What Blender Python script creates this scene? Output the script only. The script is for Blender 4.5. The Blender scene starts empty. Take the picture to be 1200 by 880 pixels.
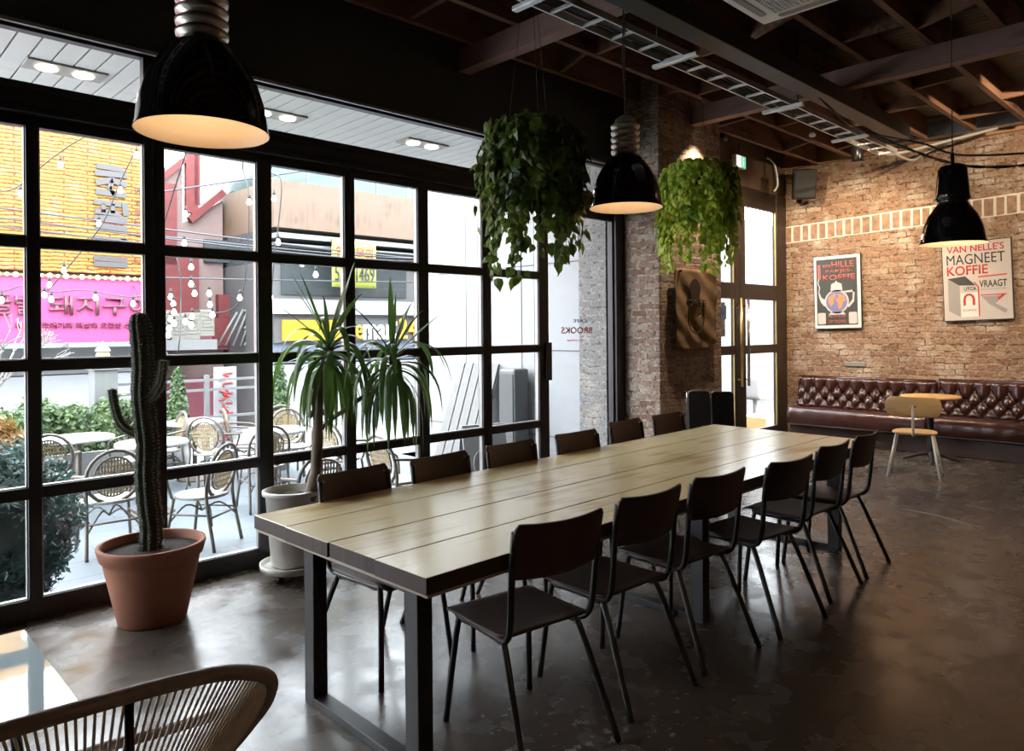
import bpy, bmesh, math, random
from mathutils import Vector, Matrix
random.seed(7)
PI = math.pi
sc = bpy.context.scene
COL = sc.collection

# ------------------------------------------------------------------ camera
F_PX, CX, HY, EYE = 860.0, 600.0, 387.8, 1.55
YAW, ROLL = math.radians(45.98), math.radians(0.5)
Fv = Vector((math.cos(YAW), math.sin(YAW), 0)); Rv = Vector((math.sin(YAW), -math.cos(YAW), 0)); Uv = Vector((0, 0, 1))
cam_d = bpy.data.cameras.new('camera'); cam = bpy.data.objects.new('camera', cam_d); COL.objects.link(cam)
ex = Rv*math.cos(ROLL) - Uv*math.sin(ROLL); ey = Rv*math.sin(ROLL) + Uv*math.cos(ROLL)
m = Matrix((ex, ey, -Fv)).transposed().to_4x4(); m.translation = (0, 0, EYE)
cam.matrix_world = m
cam_d.sensor_width = 36; cam_d.lens = F_PX/1200*36
cam_d.shift_y = -(440-HY)/1200
cam_d.clip_start = 0.05; cam_d.clip_end = 200
sc.camera = cam

def ray(px, py):            # direction of a sight line, used only to read real positions off the photograph
    u = px-CX; v = HY-py; c, s = math.cos(ROLL), math.sin(ROLL)
    t = (u*c+v*s)/F_PX; w = (-u*s+v*c)/F_PX
    return Fv + Rv*t + Uv*w
def ond(px, py, d): return ray(px, py)*d + Vector((0, 0, EYE))
def ony(px, py, y): r = ray(px, py); return r*(y/r.y) + Vector((0, 0, EYE))
def onx(px, py, x): r = ray(px, py); return r*(x/r.x) + Vector((0, 0, EYE))
def onz(px, py, z): r = ray(px, py); return r*((z-EYE)/r.z) + Vector((0, 0, EYE))

# ------------------------------------------------------------------ world, exposure, render feel
SKY = 17.0
w = bpy.data.worlds.new('overcast_sky'); sc.world = w; w.use_nodes = True
nt = w.node_tree; bg = nt.nodes['Background']
bg.inputs[0].default_value = (0.90, 0.95, 1.0, 1); bg.inputs[1].default_value = SKY
sc.view_settings.view_transform = 'Standard'; sc.view_settings.look = 'None'
sc.view_settings.gamma = 1.0; sc.view_settings.exposure = 0.12
sc.view_settings.use_curve_mapping = False
sc.cycles.use_denoising = True
sc.cycles.max_bounces = 8; sc.cycles.transparent_max_bounces = 12
sc.cycles.sample_clamp_indirect = 6.0
sc.cycles.caustics_reflective = False; sc.cycles.caustics_refractive = False

# ------------------------------------------------------------------ materials
def mat(name, col, rough=0.6, metal=0.0, spec=0.5, emit=None, es=0.0, coat=0.0, noise=0.0, nscale=8.0, bump=0.0, bscale=40.0, col2=None, stretch=(1, 1, 1), detail=4, sheen=0, trans=0.0):
    m = bpy.data.materials.new(name); m.use_nodes = True
    n = m.node_tree.nodes; l = m.node_tree.links; b = n['Principled BSDF']
    c = tuple(col)+(1,)
    b.inputs['Base Color'].default_value = c; b.inputs['Roughness'].default_value = rough
    b.inputs['Metallic'].default_value = metal; b.inputs['Specular IOR Level'].default_value = spec
    b.inputs['Coat Weight'].default_value = coat
    if trans:
        b.inputs['Transmission Weight'].default_value = trans
    if emit: b.inputs['Emission Color'].default_value = tuple(emit)+(1,); b.inputs['Emission Strength'].default_value = es
    if noise or bump:
        tc = n.new('ShaderNodeTexCoord'); mp = n.new('ShaderNodeMapping'); l.new(tc.outputs['Object'], mp.inputs[0]); mp.inputs['Scale'].default_value = stretch
    if noise:
        nz = n.new('ShaderNodeTexNoise'); nz.inputs['Scale'].default_value = nscale; nz.inputs['Detail'].default_value = detail
        l.new(mp.outputs[0], nz.inputs['Vector'])
        rp = n.new('ShaderNodeValToRGB'); rp.color_ramp.elements[0].position = 0.3; rp.color_ramp.elements[1].position = 0.7
        c2 = tuple(col2) if col2 else tuple(max(0, v*(1-noise)) for v in col)
        rp.color_ramp.elements[0].color = c2+(1,); rp.color_ramp.elements[1].color = c
        l.new(nz.outputs['Fac'], rp.inputs[0]); l.new(rp.outputs[0], b.inputs['Base Color'])
    if bump:
        n2 = n.new('ShaderNodeTexNoise'); n2.inputs['Scale'].default_value = bscale; n2.inputs['Detail'].default_value = 3
        l.new(mp.outputs[0], n2.inputs['Vector'])
        bp = n.new('ShaderNodeBump'); bp.inputs['Strength'].default_value = bump; bp.inputs['Distance'].default_value = 0.01
        l.new(n2.outputs['Fac'], bp.inputs['Height']); l.new(bp.outputs[0], b.inputs['Normal'])
    return m

def leafmat(name, c1, c2, t=0.35, rough=0.4, scale=12):
    m = bpy.data.materials.new(name); m.use_nodes = True
    n = m.node_tree.nodes; l = m.node_tree.links; b = n['Principled BSDF']; out = n['Material Output']
    tc = n.new('ShaderNodeTexCoord'); nz = n.new('ShaderNodeTexNoise'); nz.inputs['Scale'].default_value = scale
    l.new(tc.outputs['Object'], nz.inputs['Vector'])
    rp = n.new('ShaderNodeValToRGB'); rp.color_ramp.elements[0].position = 0.35; rp.color_ramp.elements[1].position = 0.65
    rp.color_ramp.elements[0].color = c1+(1,); rp.color_ramp.elements[1].color = c2+(1,)
    l.new(nz.outputs['Fac'], rp.inputs[0]); l.new(rp.outputs[0], b.inputs['Base Color']); b.inputs['Roughness'].default_value = rough
    tr = n.new('ShaderNodeBsdfTranslucent'); l.new(rp.outputs[0], tr.inputs[0])
    mx = n.new('ShaderNodeMixShader'); mx.inputs[0].default_value = t
    l.new(b.outputs[0], mx.inputs[1]); l.new(tr.outputs[0], mx.inputs[2]); l.new(mx.outputs[0], out.inputs[0])
    return m

def glassmat(name, tint=(0.97, 0.99, 1.0), refl=0.06):
    m = bpy.data.materials.new(name); m.use_nodes = True
    n = m.node_tree.nodes; l = m.node_tree.links; n.remove(n['Principled BSDF']); out = n['Material Output']
    tr = n.new('ShaderNodeBsdfTransparent'); tr.inputs[0].default_value = tint+(1,)
    gl = n.new('ShaderNodeBsdfGlossy'); gl.inputs['Roughness'].default_value = 0.02
    lw = n.new('ShaderNodeLayerWeight'); lw.inputs['Blend'].default_value = 0.5
    pw = n.new('ShaderNodeMath'); pw.operation = 'POWER'; l.new(lw.outputs['Facing'], pw.inputs[0]); pw.inputs[1].default_value = 4.0
    ma = n.new('ShaderNodeMath'); ma.operation = 'MULTIPLY_ADD'; l.new(pw.outputs[0], ma.inputs[0]); ma.inputs[1].default_value = 0.5; ma.inputs[2].default_value = 0.025
    mx = n.new('ShaderNodeMixShader'); l.new(ma.outputs[0], mx.inputs[0]); l.new(tr.outputs[0], mx.inputs[1]); l.new(gl.outputs[0], mx.inputs[2])
    l.new(mx.outputs[0], out.inputs[0]); return m

def brickmat(name, axis, cols, mortar, white=0.3, bumpk=1.0, bw=0.22, rh=0.078, ms=0.011, rough=0.75, spec=0.3):
    m = bpy.data.materials.new(name); m.use_nodes = True
    n = m.node_tree.nodes; l = m.node_tree.links; b = n['Principled BSDF']
    ge = n.new('ShaderNodeNewGeometry'); sp = n.new('ShaderNodeSeparateXYZ'); l.new(ge.outputs['Position'], sp.inputs[0])
    cb = n.new('ShaderNodeCombineXYZ')
    if axis == 'xy':
        ad = n.new('ShaderNodeMath'); ad.operation = 'ADD'; l.new(sp.outputs['X'], ad.inputs[0]); l.new(sp.outputs['Y'], ad.inputs[1]); l.new(ad.outputs[0], cb.inputs[0])
    else: l.new(sp.outputs[axis.upper()], cb.inputs[0])
    l.new(sp.outputs['Z'], cb.inputs[1])
    nz = n.new('ShaderNodeTexNoise'); nz.inputs['Scale'].default_value = 5.0; nz.inputs['Detail'].default_value = 3; l.new(ge.outputs['Position'], nz.inputs['Vector'])
    sb = n.new('ShaderNodeVectorMath'); sb.operation = 'SUBTRACT'; l.new(nz.outputs['Color'], sb.inputs[0]); sb.inputs[1].default_value = (0.5, 0.5, 0.5)
    scn = n.new('ShaderNodeVectorMath'); scn.operation = 'SCALE'; l.new(sb.outputs[0], scn.inputs[0]); scn.inputs['Scale'].default_value = 0.06
    va = n.new('ShaderNodeVectorMath'); va.operation = 'ADD'; l.new(cb.outputs[0], va.inputs[0]); l.new(scn.outputs[0], va.inputs[1])
    br = n.new('ShaderNodeTexBrick'); l.new(va.outputs[0], br.inputs['Vector'])
    br.inputs['Scale'].default_value = 1.0; br.inputs['Brick Width'].default_value = bw; br.inputs['Row Height'].default_value = rh
    br.inputs['Mortar Size'].default_value = ms; br.inputs['Mortar Smooth'].default_value = 0.35; br.inputs['Bias'].default_value = 0.0
    br.inputs['Color1'].default_value = (0, 0, 0, 1); br.inputs['Color2'].default_value = (1, 1, 1, 1); br.inputs['Mortar'].default_value = (0.5, 0.5, 0.5, 1)
    rp = n.new('ShaderNodeValToRGB'); cr = rp.color_ramp
    cr.elements[0].color = cols[0]+(1,); cr.elements[1].color = cols[-1]+(1,)
    for i, c in enumerate(cols[1:-1]): e = cr.elements.new((i+1)/(len(cols)-1)); e.color = c+(1,)
    l.new(br.outputs['Color'], rp.inputs[0])
    n5 = n.new('ShaderNodeTexNoise'); n5.inputs['Scale'].default_value = 16; n5.inputs['Detail'].default_value = 6; n5.inputs['Roughness'].default_value = .65; l.new(ge.outputs['Position'], n5.inputs['Vector'])
    # worn lime patches, of their own shape
    n2 = n.new('ShaderNodeTexNoise'); n2.inputs['Scale'].default_value = 3.5; n2.inputs['Detail'].default_value = 6; l.new(ge.outputs['Position'], n2.inputs['Vector'])
    r2 = n.new('ShaderNodeValToRGB'); r2.color_ramp.elements[0].position = 0.52; r2.color_ramp.elements[1].position = 0.68
    r2.color_ramp.elements[1].color = (white, white, white, 1); l.new(n2.outputs['Fac'], r2.inputs[0])
    mxw = n.new('ShaderNodeMixRGB'); l.new(r2.outputs[0], mxw.inputs[0]); l.new(rp.outputs[0], mxw.inputs[1]); mxw.inputs[2].default_value = (0.62, 0.52, 0.42, 1)
    n3 = n.new('ShaderNodeTexNoise'); n3.inputs['Scale'].default_value = 45; n3.inputs['Detail'].default_value = 5; l.new(ge.outputs['Position'], n3.inputs['Vector'])
    mv = n.new('ShaderNodeMixRGB'); mv.blend_type = 'MULTIPLY'; mv.inputs[0].default_value = 0.7; l.new(mxw.outputs[0], mv.inputs[1])
    r3 = n.new('ShaderNodeValToRGB'); r3.color_ramp.elements[0].position = 0.3; r3.color_ramp.elements[1].position = 0.6; r3.color_ramp.elements[0].color = (0.45, 0.42, 0.4, 1); l.new(n3.outputs['Fac'], r3.inputs[0]); l.new(r3.outputs[0], mv.inputs[2])
    r5 = n.new('ShaderNodeValToRGB'); r5.color_ramp.elements[0].position = 0.40; r5.color_ramp.elements[1].position = 0.56; r5.color_ramp.elements[0].color = (0.30, 0.26, 0.24, 1); l.new(n5.outputs['Fac'], r5.inputs[0])
    mo = n.new('ShaderNodeMixRGB'); mo.blend_type = 'MULTIPLY'; mo.inputs[0].default_value = 1.0; mo.inputs[1].default_value = mortar+(1,); l.new(r5.outputs[0], mo.inputs[2])
    mm = n.new('ShaderNodeMixRGB'); l.new(br.outputs['Fac'], mm.inputs[0]); l.new(mv.outputs[0], mm.inputs[1]); l.new(mo.outputs[0], mm.inputs[2])
    l.new(mm.outputs[0], b.inputs['Base Color']); b.inputs['Roughness'].default_value = rough; b.inputs['Specular IOR Level'].default_value = spec
    inv = n.new('ShaderNodeMath'); inv.operation = 'SUBTRACT'; inv.inputs[0].default_value = 1.0; l.new(br.outputs['Fac'], inv.inputs[1])
    a1 = n.new('ShaderNodeMath'); a1.operation = 'MULTIPLY_ADD'; l.new(n3.outputs['Fac'], a1.inputs[0]); a1.inputs[1].default_value = 0.8; l.new(inv.outputs[0], a1.inputs[2])
    a2 = n.new('ShaderNodeMath'); a2.operation = 'MULTIPLY_ADD'; l.new(br.outputs['Color'], a2.inputs[0]); a2.inputs[1].default_value = 0.9; l.new(a1.outputs[0], a2.inputs[2])
    a3 = n.new('ShaderNodeMath'); a3.operation = 'MULTIPLY_ADD'; l.new(n5.outputs['Fac'], a3.inputs[0]); a3.inputs[1].default_value = 2.2; l.new(a2.outputs[0], a3.inputs[2])
    bp = n.new('ShaderNodeBump'); bp.inputs['Strength'].default_value = bumpk; bp.inputs['Distance'].default_value = 0.014
    l.new(a3.outputs[0], bp.inputs['Height']); l.new(bp.outputs[0], b.inputs['Normal'])
    return m

def floormat():
    m = bpy.data.materials.new('polished_concrete'); m.use_nodes = True
    n = m.node_tree.nodes; l = m.node_tree.links; b = n['Principled BSDF']
    ge = n.new('ShaderNodeNewGeometry')
    n1 = n.new('ShaderNodeTexNoise'); n1.inputs['Scale'].default_value = 1.3; n1.inputs['Detail'].default_value = 8; n1.inputs['Roughness'].default_value = 0.6; l.new(ge.outputs['Position'], n1.inputs['Vector'])
    r1 = n.new('ShaderNodeValToRGB'); r1.color_ramp.elements[0].position = 0.3; r1.color_ramp.elements[1].position = 0.72
    r1.color_ramp.elements[0].color = (0.055, 0.044, 0.036, 1); r1.color_ramp.elements[1].color = (0.14, 0.115, 0.095, 1); l.new(n1.outputs['Fac'], r1.inputs[0])
    # chipped pale flecks
    n2 = n.new('ShaderNodeTexNoise'); n2.inputs['Scale'].default_value = 17; n2.inputs['Detail'].default_value = 5; n2.inputs['Roughness'].default_value = 0.6; l.new(ge.outputs['Position'], n2.inputs['Vector'])
    vd = n.new('ShaderNodeVectorMath'); vd.operation = 'DISTANCE'; l.new(ge.outputs['Position'], vd.inputs[0]); vd.inputs[1].default_value = (2.15, 1.75, 0)
    mr = n.new('ShaderNodeMapRange'); mr.inputs['From Min'].default_value = 0.1; mr.inputs['From Max'].default_value = 1.7; mr.inputs['To Min'].default_value = 0.10; mr.inputs['To Max'].default_value = -0.12; l.new(vd.outputs['Value'], mr.inputs['Value'])
    mu = n.new('ShaderNodeMath'); mu.operation = 'ADD'; l.new(n2.outputs['Fac'], mu.inputs[0]); l.new(mr.outputs[0], mu.inputs[1])
    r2 = n.new('ShaderNodeValToRGB'); r2.color_ramp.elements[0].position = 0.685; r2.color_ramp.elements[1].position = 0.70; l.new(mu.outputs[0], r2.inputs[0])
    mx = n.new('ShaderNodeMixRGB'); l.new(r2.outputs[0], mx.inputs[0]); l.new(r1.outputs[0], mx.inputs[1]); mx.inputs[2].default_value = (0.42, 0.39, 0.34, 1)
    l.new(mx.outputs[0], b.inputs['Base Color'])
    n3 = n.new('ShaderNodeTexNoise'); n3.inputs['Scale'].default_value = 5; n3.inputs['Detail'].default_value = 6; l.new(ge.outputs['Position'], n3.inputs['Vector'])
    r3 = n.new('ShaderNodeMapRange'); r3.inputs['From Min'].default_value = 0.3; r3.inputs['From Max'].default_value = 0.7; r3.inputs['To Min'].default_value = 0.14; r3.inputs['To Max'].default_value = 0.36
    l.new(n3.outputs['Fac'], r3.inputs['Value']); l.new(r3.outputs[0], b.inputs['Roughness'])
    b.inputs['Specular IOR Level'].default_value = 0.5
    bp = n.new('ShaderNodeBump'); bp.inputs['Strength'].default_value = 0.10; bp.inputs['Distance'].default_value = 0.006
    n6 = n.new('ShaderNodeTexNoise'); n6.inputs['Scale'].default_value = 24; n6.inputs['Detail'].default_value = 3; l.new(ge.outputs['Position'], n6.inputs['Vector']); l.new(n6.outputs['Fac'], bp.inputs['Height']); l.new(bp.outputs[0], b.inputs['Normal'])
    return m

def woodmat(name, c1, c2, axis='X', rough=0.4, scale=6, spec=0.5):
    m = bpy.data.materials.new(name); m.use_nodes = True
    n = m.node_tree.nodes; l = m.node_tree.links; b = n['Principled BSDF']
    tc = n.new('ShaderNodeTexCoord'); mp = n.new('ShaderNodeMapping'); l.new(tc.outputs['Object'], mp.inputs[0])
    s = [9, 9, 9]; s['XYZ'.index(axis)] = 0.8; mp.inputs['Scale'].default_value = s
    nz = n.new('ShaderNodeTexNoise'); nz.inputs['Scale'].default_value = scale*0.3; nz.inputs['Detail'].default_value = 8; nz.inputs['Distortion'].default_value = 1.2; l.new(mp.outputs[0], nz.inputs['Vector'])
    n2 = n.new('ShaderNodeTexNoise'); n2.inputs['Scale'].default_value = 2.2; n2.inputs['Detail'].default_value = 2; l.new(tc.outputs['Object'], n2.inputs['Vector'])
    ad = n.new('ShaderNodeMath'); ad.operation = 'MULTIPLY_ADD'; l.new(n2.outputs['Fac'], ad.inputs[0]); ad.inputs[1].default_value = 1.1; l.new(nz.outputs['Fac'], ad.inputs[2])
    rp = n.new('ShaderNodeValToRGB'); rp.color_ramp.elements[0].position = 0.75; rp.color_ramp.elements[1].position = 1.2
    rp.color_ramp.elements[0].color = c1+(1,); rp.color_ramp.elements[1].color = c2+(1,)
    l.new(ad.outputs[0], rp.inputs[0]); l.new(rp.outputs[0], b.inputs['Base Color']); b.inputs['Roughness'].default_value = rough; b.inputs['Specular IOR Level'].default_value = spec
    bp = n.new('ShaderNodeBump'); bp.inputs['Strength'].default_value = 0.12; bp.inputs['Distance'].default_value = 0.004; l.new(nz.outputs['Fac'], bp.inputs['Height']); l.new(bp.outputs[0], b.inputs['Normal'])
    return m

M = {}
M['floor'] = floormat()
M['brick'] = brickmat('red_reclaimed_brick', 'y', [(0.27, 0.145, 0.09), (0.40, 0.25, 0.16), (0.33, 0.20, 0.13), (0.48, 0.34, 0.23)], (0.40, 0.30, 0.21), 0.85, 1.0)
M['brickcol'] = brickmat('pillar_brick', 'xy', [(0.26, 0.14, 0.10), (0.40, 0.27, 0.20), (0.33, 0.21, 0.155), (0.50, 0.38, 0.30)], (0.48, 0.42, 0.36), 0.7, 1.0, bw=0.2, rh=0.07)
M['brick_mirrored'] = brickmat('mirrored_brick_grey', 'xy', [(0.17, 0.16, 0.155), (0.21, 0.20, 0.19), (0.19, 0.18, 0.17)], (0.24, 0.24, 0.235), 0.3, 0.5)  # grey brick tones stand in for the pillar reflected in glass
M['black'] = mat('black_paint', (0.030, 0.032, 0.030), 0.55, bump=0.1)
M['dark_wall'] = mat('dark_plaster', (0.17, 0.15, 0.13), 0.8, noise=0.3, nscale=2, bump=0.2)
M['warm_lit_wall'] = mat('black_wall_lit_brown', (0.12, 0.075, 0.045), 0.7, noise=0.3, nscale=3)  # black wall; the brown puts warm lamplight into its colour
M['frame'] = mat('dark_steel_frame', (0.018, 0.016, 0.016), 0.45, metal=0.0, spec=0.5, bump=0.05)
M['frame_edge'] = mat('bare_aluminium_edge', (0.35, 0.34, 0.32), 0.4, metal=0.6)
M['glass'] = glassmat('window_glass')
M['joist'] = woodmat('stained_joist', (0.055, 0.024, 0.014), (0.16, 0.08, 0.045), 'X', 0.75)
M['joisty'] = woodmat('stained_beam', (0.12, 0.065, 0.052), (0.22, 0.125, 0.10), 'Y', 0.7)
M['deck'] = mat('roof_deck', (0.03, 0.026, 0.024), 0.8, noise=0.9, nscale=1.6, col2=(0.006, 0.006, 0.006), bump=0.2)
M['corr'] = mat('corrugated_metal', (0.20, 0.17, 0.13), 0.5, metal=0.5, noise=0.4, nscale=3)
M['galv'] = mat('galvanised_steel', (0.42, 0.43, 0.43), 0.42, metal=0.8, noise=0.3, nscale=20)
M['duct'] = mat('charcoal_duct', (0.012, 0.012, 0.011), 0.5, noise=0.3)
M['ladder'] = mat('white_galvanised_tray', (0.62, 0.63, 0.62), 0.4, metal=0.5)
M['cable'] = mat('black_cable', (0.012, 0.012, 0.012), 0.6)
M['brcable'] = mat('brown_twisted_cable', (0.06, 0.035, 0.02), 0.8)
M['plate'] = woodmat('pine_plate', (0.20, 0.095, 0.045), (0.36, 0.19, 0.09), 'Y', 0.65)
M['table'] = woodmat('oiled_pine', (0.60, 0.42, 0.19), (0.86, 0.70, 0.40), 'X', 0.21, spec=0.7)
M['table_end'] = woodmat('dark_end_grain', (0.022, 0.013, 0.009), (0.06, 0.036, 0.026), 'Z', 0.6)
M['pale'] = mat('pale_plywood', (0.50, 0.42, 0.32), 0.6)
M['seat'] = mat('dark_brown_ply', (0.085, 0.050, 0.040), 0.48, noise=0.3, nscale=6, bump=0.15, bscale=150)
M['tube'] = mat('black_tube', (0.014, 0.013, 0.013), 0.28, metal=0.0, spec=0.6)
M['steel'] = mat('black_steel', (0.022, 0.022, 0.024), 0.42, spec=0.5)
M['chrome'] = mat('brushed_chrome', (0.7, 0.69, 0.67), 0.22, metal=1.0)
M['brass'] = mat('brass', (0.6, 0.42, 0.16), 0.28, metal=1.0)
M['alu'] = mat('cast_aluminium', (0.50, 0.47, 0.42), 0.38, metal=0.9, bump=0.1)
M['enamel'] = mat('black_enamel', (0.006, 0.006, 0.007), 0.12, spec=0.6, coat=0.4)
M['inner'] = mat('cream_enamel_inside', (0.55, 0.46, 0.36), 0.55)
M['bulb'] = mat('warm_bulb', (1, .9, .7), 0.4, emit=(1.0, 0.72, 0.38), es=6)
M['lens'] = mat('lit_spot_lens', (1, .95, .8), 0.4, emit=(1.0, 0.82, 0.55), es=45)
M['bulbout'] = mat('white_festoon_bulb', (1, .95, .85), 0.4, emit=(1.0, 0.88, 0.68), es=5)
M['terra'] = mat('terracotta', (0.42, 0.165, 0.10), 0.75, noise=0.25, nscale=5, bump=0.1)
M['soil'] = mat('potting_soil', (0.04, 0.027, 0.018), 0.95, bump=0.8, bscale=60, noise=0.5, nscale=40)
M['cactus'] = mat('cactus_skin', (0.045, 0.06, 0.03), 0.7, noise=0.5, nscale=14, bump=0.3, col2=(0.03, 0.03, 0.018))
M['spine'] = mat('pale_spine', (0.62, 0.56, 0.46), 0.6)
M['whitepot'] = mat('white_glazed_pot', (0.58, 0.55, 0.50), 0.4, noise=0.1)
M['bark'] = mat('grey_bark', (0.26, 0.20, 0.15), 0.85, noise=0.45, nscale=14, bump=0.5, stretch=(1, 1, .5))
M['yucca'] = leafmat('dracaena_leaf', (0.05, 0.11, 0.025), (0.13, 0.24, 0.05), 0.40, 0.32, 3)
M['ivy_dark'] = leafmat('pothos_leaf', (0.045, 0.09, 0.015), (0.20, 0.28, 0.045), 0.45, 0.35, 5)
M['ivy_lime'] = leafmat('lime_ivy_leaf', (0.30, 0.50, 0.03), (0.72, 0.80, 0.12), 0.35, 0.4, 5)
M['stem'] = mat('green_stem', (0.10, 0.12, 0.03), 0.7)
M['hedge'] = leafmat('boxwood_leaf', (0.06, 0.12, 0.04), (0.18, 0.28, 0.09), 0.3, 0.5, 6)
M['rosemary'] = leafmat('blue_green_needle', (0.05, 0.10, 0.09), (0.13, 0.20, 0.18), 0.3, 0.5, 6)
M['orange_leaf'] = leafmat('ochre_leaf', (0.16, 0.08, 0.02), (0.26, 0.15, 0.04), 0.3, 0.5, 6)
M['cone'] = leafmat('conifer_leaf', (0.10, 0.20, 0.06), (0.24, 0.40, 0.14), 0.3, 0.5, 6)
M['leather'] = mat('oxblood_leather', (0.058, 0.019, 0.015), 0.22, spec=0.6, noise=0.35, nscale=7, bump=0.12, bscale=90)
M['leather_dark'] = mat('dark_leather_base', (0.055, 0.027, 0.021), 0.4, noise=0.3)
M['oak'] = woodmat('oak_ply', (0.50, 0.27, 0.09), (0.66, 0.40, 0.16), 'X', 0.4)
M['whitemetal'] = mat('cream_white_metal', (0.72, 0.70, 0.66), 0.3)
M['plastic'] = mat('white_plastic', (0.68, 0.66, 0.60), 0.4)
M['grille'] = mat('grey_grille', (0.22, 0.21, 0.19), 0.5)
M['burlap'] = mat('burlap', (0.30, 0.18, 0.09), 0.95, noise=0.3, nscale=5, bump=0.6, bscale=250)
M['burlap_ink'] = mat('dark_sack_print', (0.045, 0.02, 0.012), 0.95)
M['rattan'] = mat('woven_rattan', (0.62, 0.46, 0.25), 0.6, noise=0.25, nscale=30)
M['rframe'] = mat('weathered_rattan_frame', (0.36, 0.29, 0.23), 0.5, noise=0.2)
M['cream'] = mat('cream_woven_seat', (0.70, 0.66, 0.58), 0.6)
M['marble'] = mat('white_stone_top', (0.5, 0.5, 0.5), 0.3)
M['pavers'] = None
M['conc'] = mat('pale_concrete', (0.26, 0.26, 0.26), 0.8, noise=0.15, nscale=4)
M['asph'] = mat('street_asphalt', (0.25, 0.25, 0.26), 0.85, noise=0.2)
M['whitewall'] = mat('white_panel', (0.27, 0.275, 0.28), 0.55, noise=0.05)
M['joint'] = mat('grey_joint', (0.09, 0.09, 0.09), 0.8)
M['ink_black'] = mat('black_ink', (0.02, 0.02, 0.02), 0.6)
M['ink_red'] = mat('red_ink', (0.50, 0.03, 0.03), 0.6)
M['paper'] = mat('aged_white_paper', (0.50, 0.455, 0.42), 0.5)
M['poster_dark'] = mat('dark_green_print', (0.045, 0.05, 0.045), 0.45)
M['globe_blue'] = mat('dusty_blue_print', (0.16, 0.16, 0.30), 0.5)
M['globe_orange'] = mat('orange_print', (0.62, 0.22, 0.08), 0.5)
M['pinkish'] = mat('faded_red_print', (0.48, 0.10, 0.09), 0.5)
M['grey_ink'] = mat('grey_print', (0.30, 0.28, 0.26), 0.5)
M['cord'] = mat('taupe_cord', (0.66, 0.58, 0.48), 0.55)
M['rim'] = mat('taupe_rim', (0.30, 0.235, 0.205), 0.5, bump=0.1)
M['backglass'] = mat('white_backed_glass', (0.62, 0.75, 0.80), 0.03, spec=0.9, coat=1.0)
M['yellowtile'] = brickmat('yellow_split_tile', 'x', [(0.26, 0.15, 0.026), (0.31, 0.20, 0.04), (0.28, 0.17, 0.03)], (0.19, 0.055, 0.012), 0.15, 0.4, bw=0.7, rh=0.062, ms=0.016)
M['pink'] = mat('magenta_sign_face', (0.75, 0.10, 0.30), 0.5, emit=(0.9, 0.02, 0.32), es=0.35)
M['pinktext'] = mat('tan_sign_letter', (0.50, 0.14, 0.20), 0.5)
M['pinktext2'] = mat('dark_magenta_letter', (0.42, 0.01, 0.10), 0.5)
M['orange'] = mat('orange_trim', (0.85, 0.3, 0.05), 0.5)
M['tilegrey'] = mat('grey_sign_letter', (0.34, 0.30, 0.30), 0.6)
M['redwall'] = mat('weathered_red_wall', (0.60, 0.09, 0.09), 0.7, noise=0.3)
M['pinkwall'] = mat('faded_pink_wall', (0.62, 0.42, 0.38), 0.7, noise=0.15)
M['tealglass'] = mat('teal_glass_band', (0.25, 0.48, 0.46), 0.15, noise=0.2)
M['cladding'] = woodmat('cedar_cladding', (0.36, 0.20, 0.12), (0.52, 0.33, 0.21), 'Z', 0.7)
M['greywin'] = mat('grey_street_window', (0.22, 0.25, 0.26), 0.15, noise=0.3, nscale=1.5)
M['greyfascia'] = mat('grey_fascia', (0.34, 0.33, 0.33), 0.6)
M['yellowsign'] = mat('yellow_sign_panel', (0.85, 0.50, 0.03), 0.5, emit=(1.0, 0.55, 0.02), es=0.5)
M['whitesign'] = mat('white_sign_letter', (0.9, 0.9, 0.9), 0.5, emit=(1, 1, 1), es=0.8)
M['banner'] = mat('fluorescent_yellow_banner', (0.80, 0.85, 0.12), 0.6)
M['bluewin'] = mat('pale_blue_shopfront', (0.42, 0.48, 0.62), 0.3, noise=0.2)
M['darkshop'] = mat('dark_awning', (0.20, 0.19, 0.21), 0.6, noise=0.2)
M['palegrey'] = mat('pale_grey_metal', (0.42, 0.43, 0.42), 0.5)
M['acbox'] = mat('cream_condenser', (0.62, 0.58, 0.48), 0.5)
M['green'] = mat('exit_green', (0.05, 0.4, 0.25), 0.5, emit=(0.3, 0.9, 0.6), es=0.7)
M['bluep'] = mat('blue_notice', (0.05, 0.2, 0.7), 0.5)
M['bleached'] = mat('bleached_board', (0.16, 0.155, 0.15), 0.7, noise=0.2, stretch=(6, 6, .5))
M['box'] = mat('cardboard', (0.60, 0.38, 0.16), 0.8)
# pavers
def pavermat():
    m = bpy.data.materials.new('pale_stone_pavers'); m.use_nodes = True
    n = m.node_tree.nodes; l = m.node_tree.links; b = n['Principled BSDF']
    ge = n.new('ShaderNodeNewGeometry'); br = n.new('ShaderNodeTexBrick'); l.new(ge.outputs['Position'], br.inputs['Vector'])
    br.inputs['Scale'].default_value = 1; br.inputs['Brick Width'].default_value = 0.9; br.inputs['Row Height'].default_value = 0.45; br.inputs['Mortar Size'].default_value = 0.008
    br.inputs['Color1'].default_value = (0.115, 0.135, 0.152, 1); br.inputs['Color2'].default_value = (0.10, 0.12, 0.136, 1); br.inputs['Mortar'].default_value = (0.06, 0.07, 0.08, 1)
    l.new(br.outputs['Color'], b.inputs['Base Color']); b.inputs['Roughness'].default_value = 0.45; return m
M['pavers'] = pavermat()
def soffmat():
    m = mat('white_soffit_boards', (0.52, 0.50, 0.46), 0.5); n = m.node_tree.nodes; l = m.node_tree.links; b = n['Principled BSDF']
    return m
M['soffit'] = soffmat()

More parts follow.
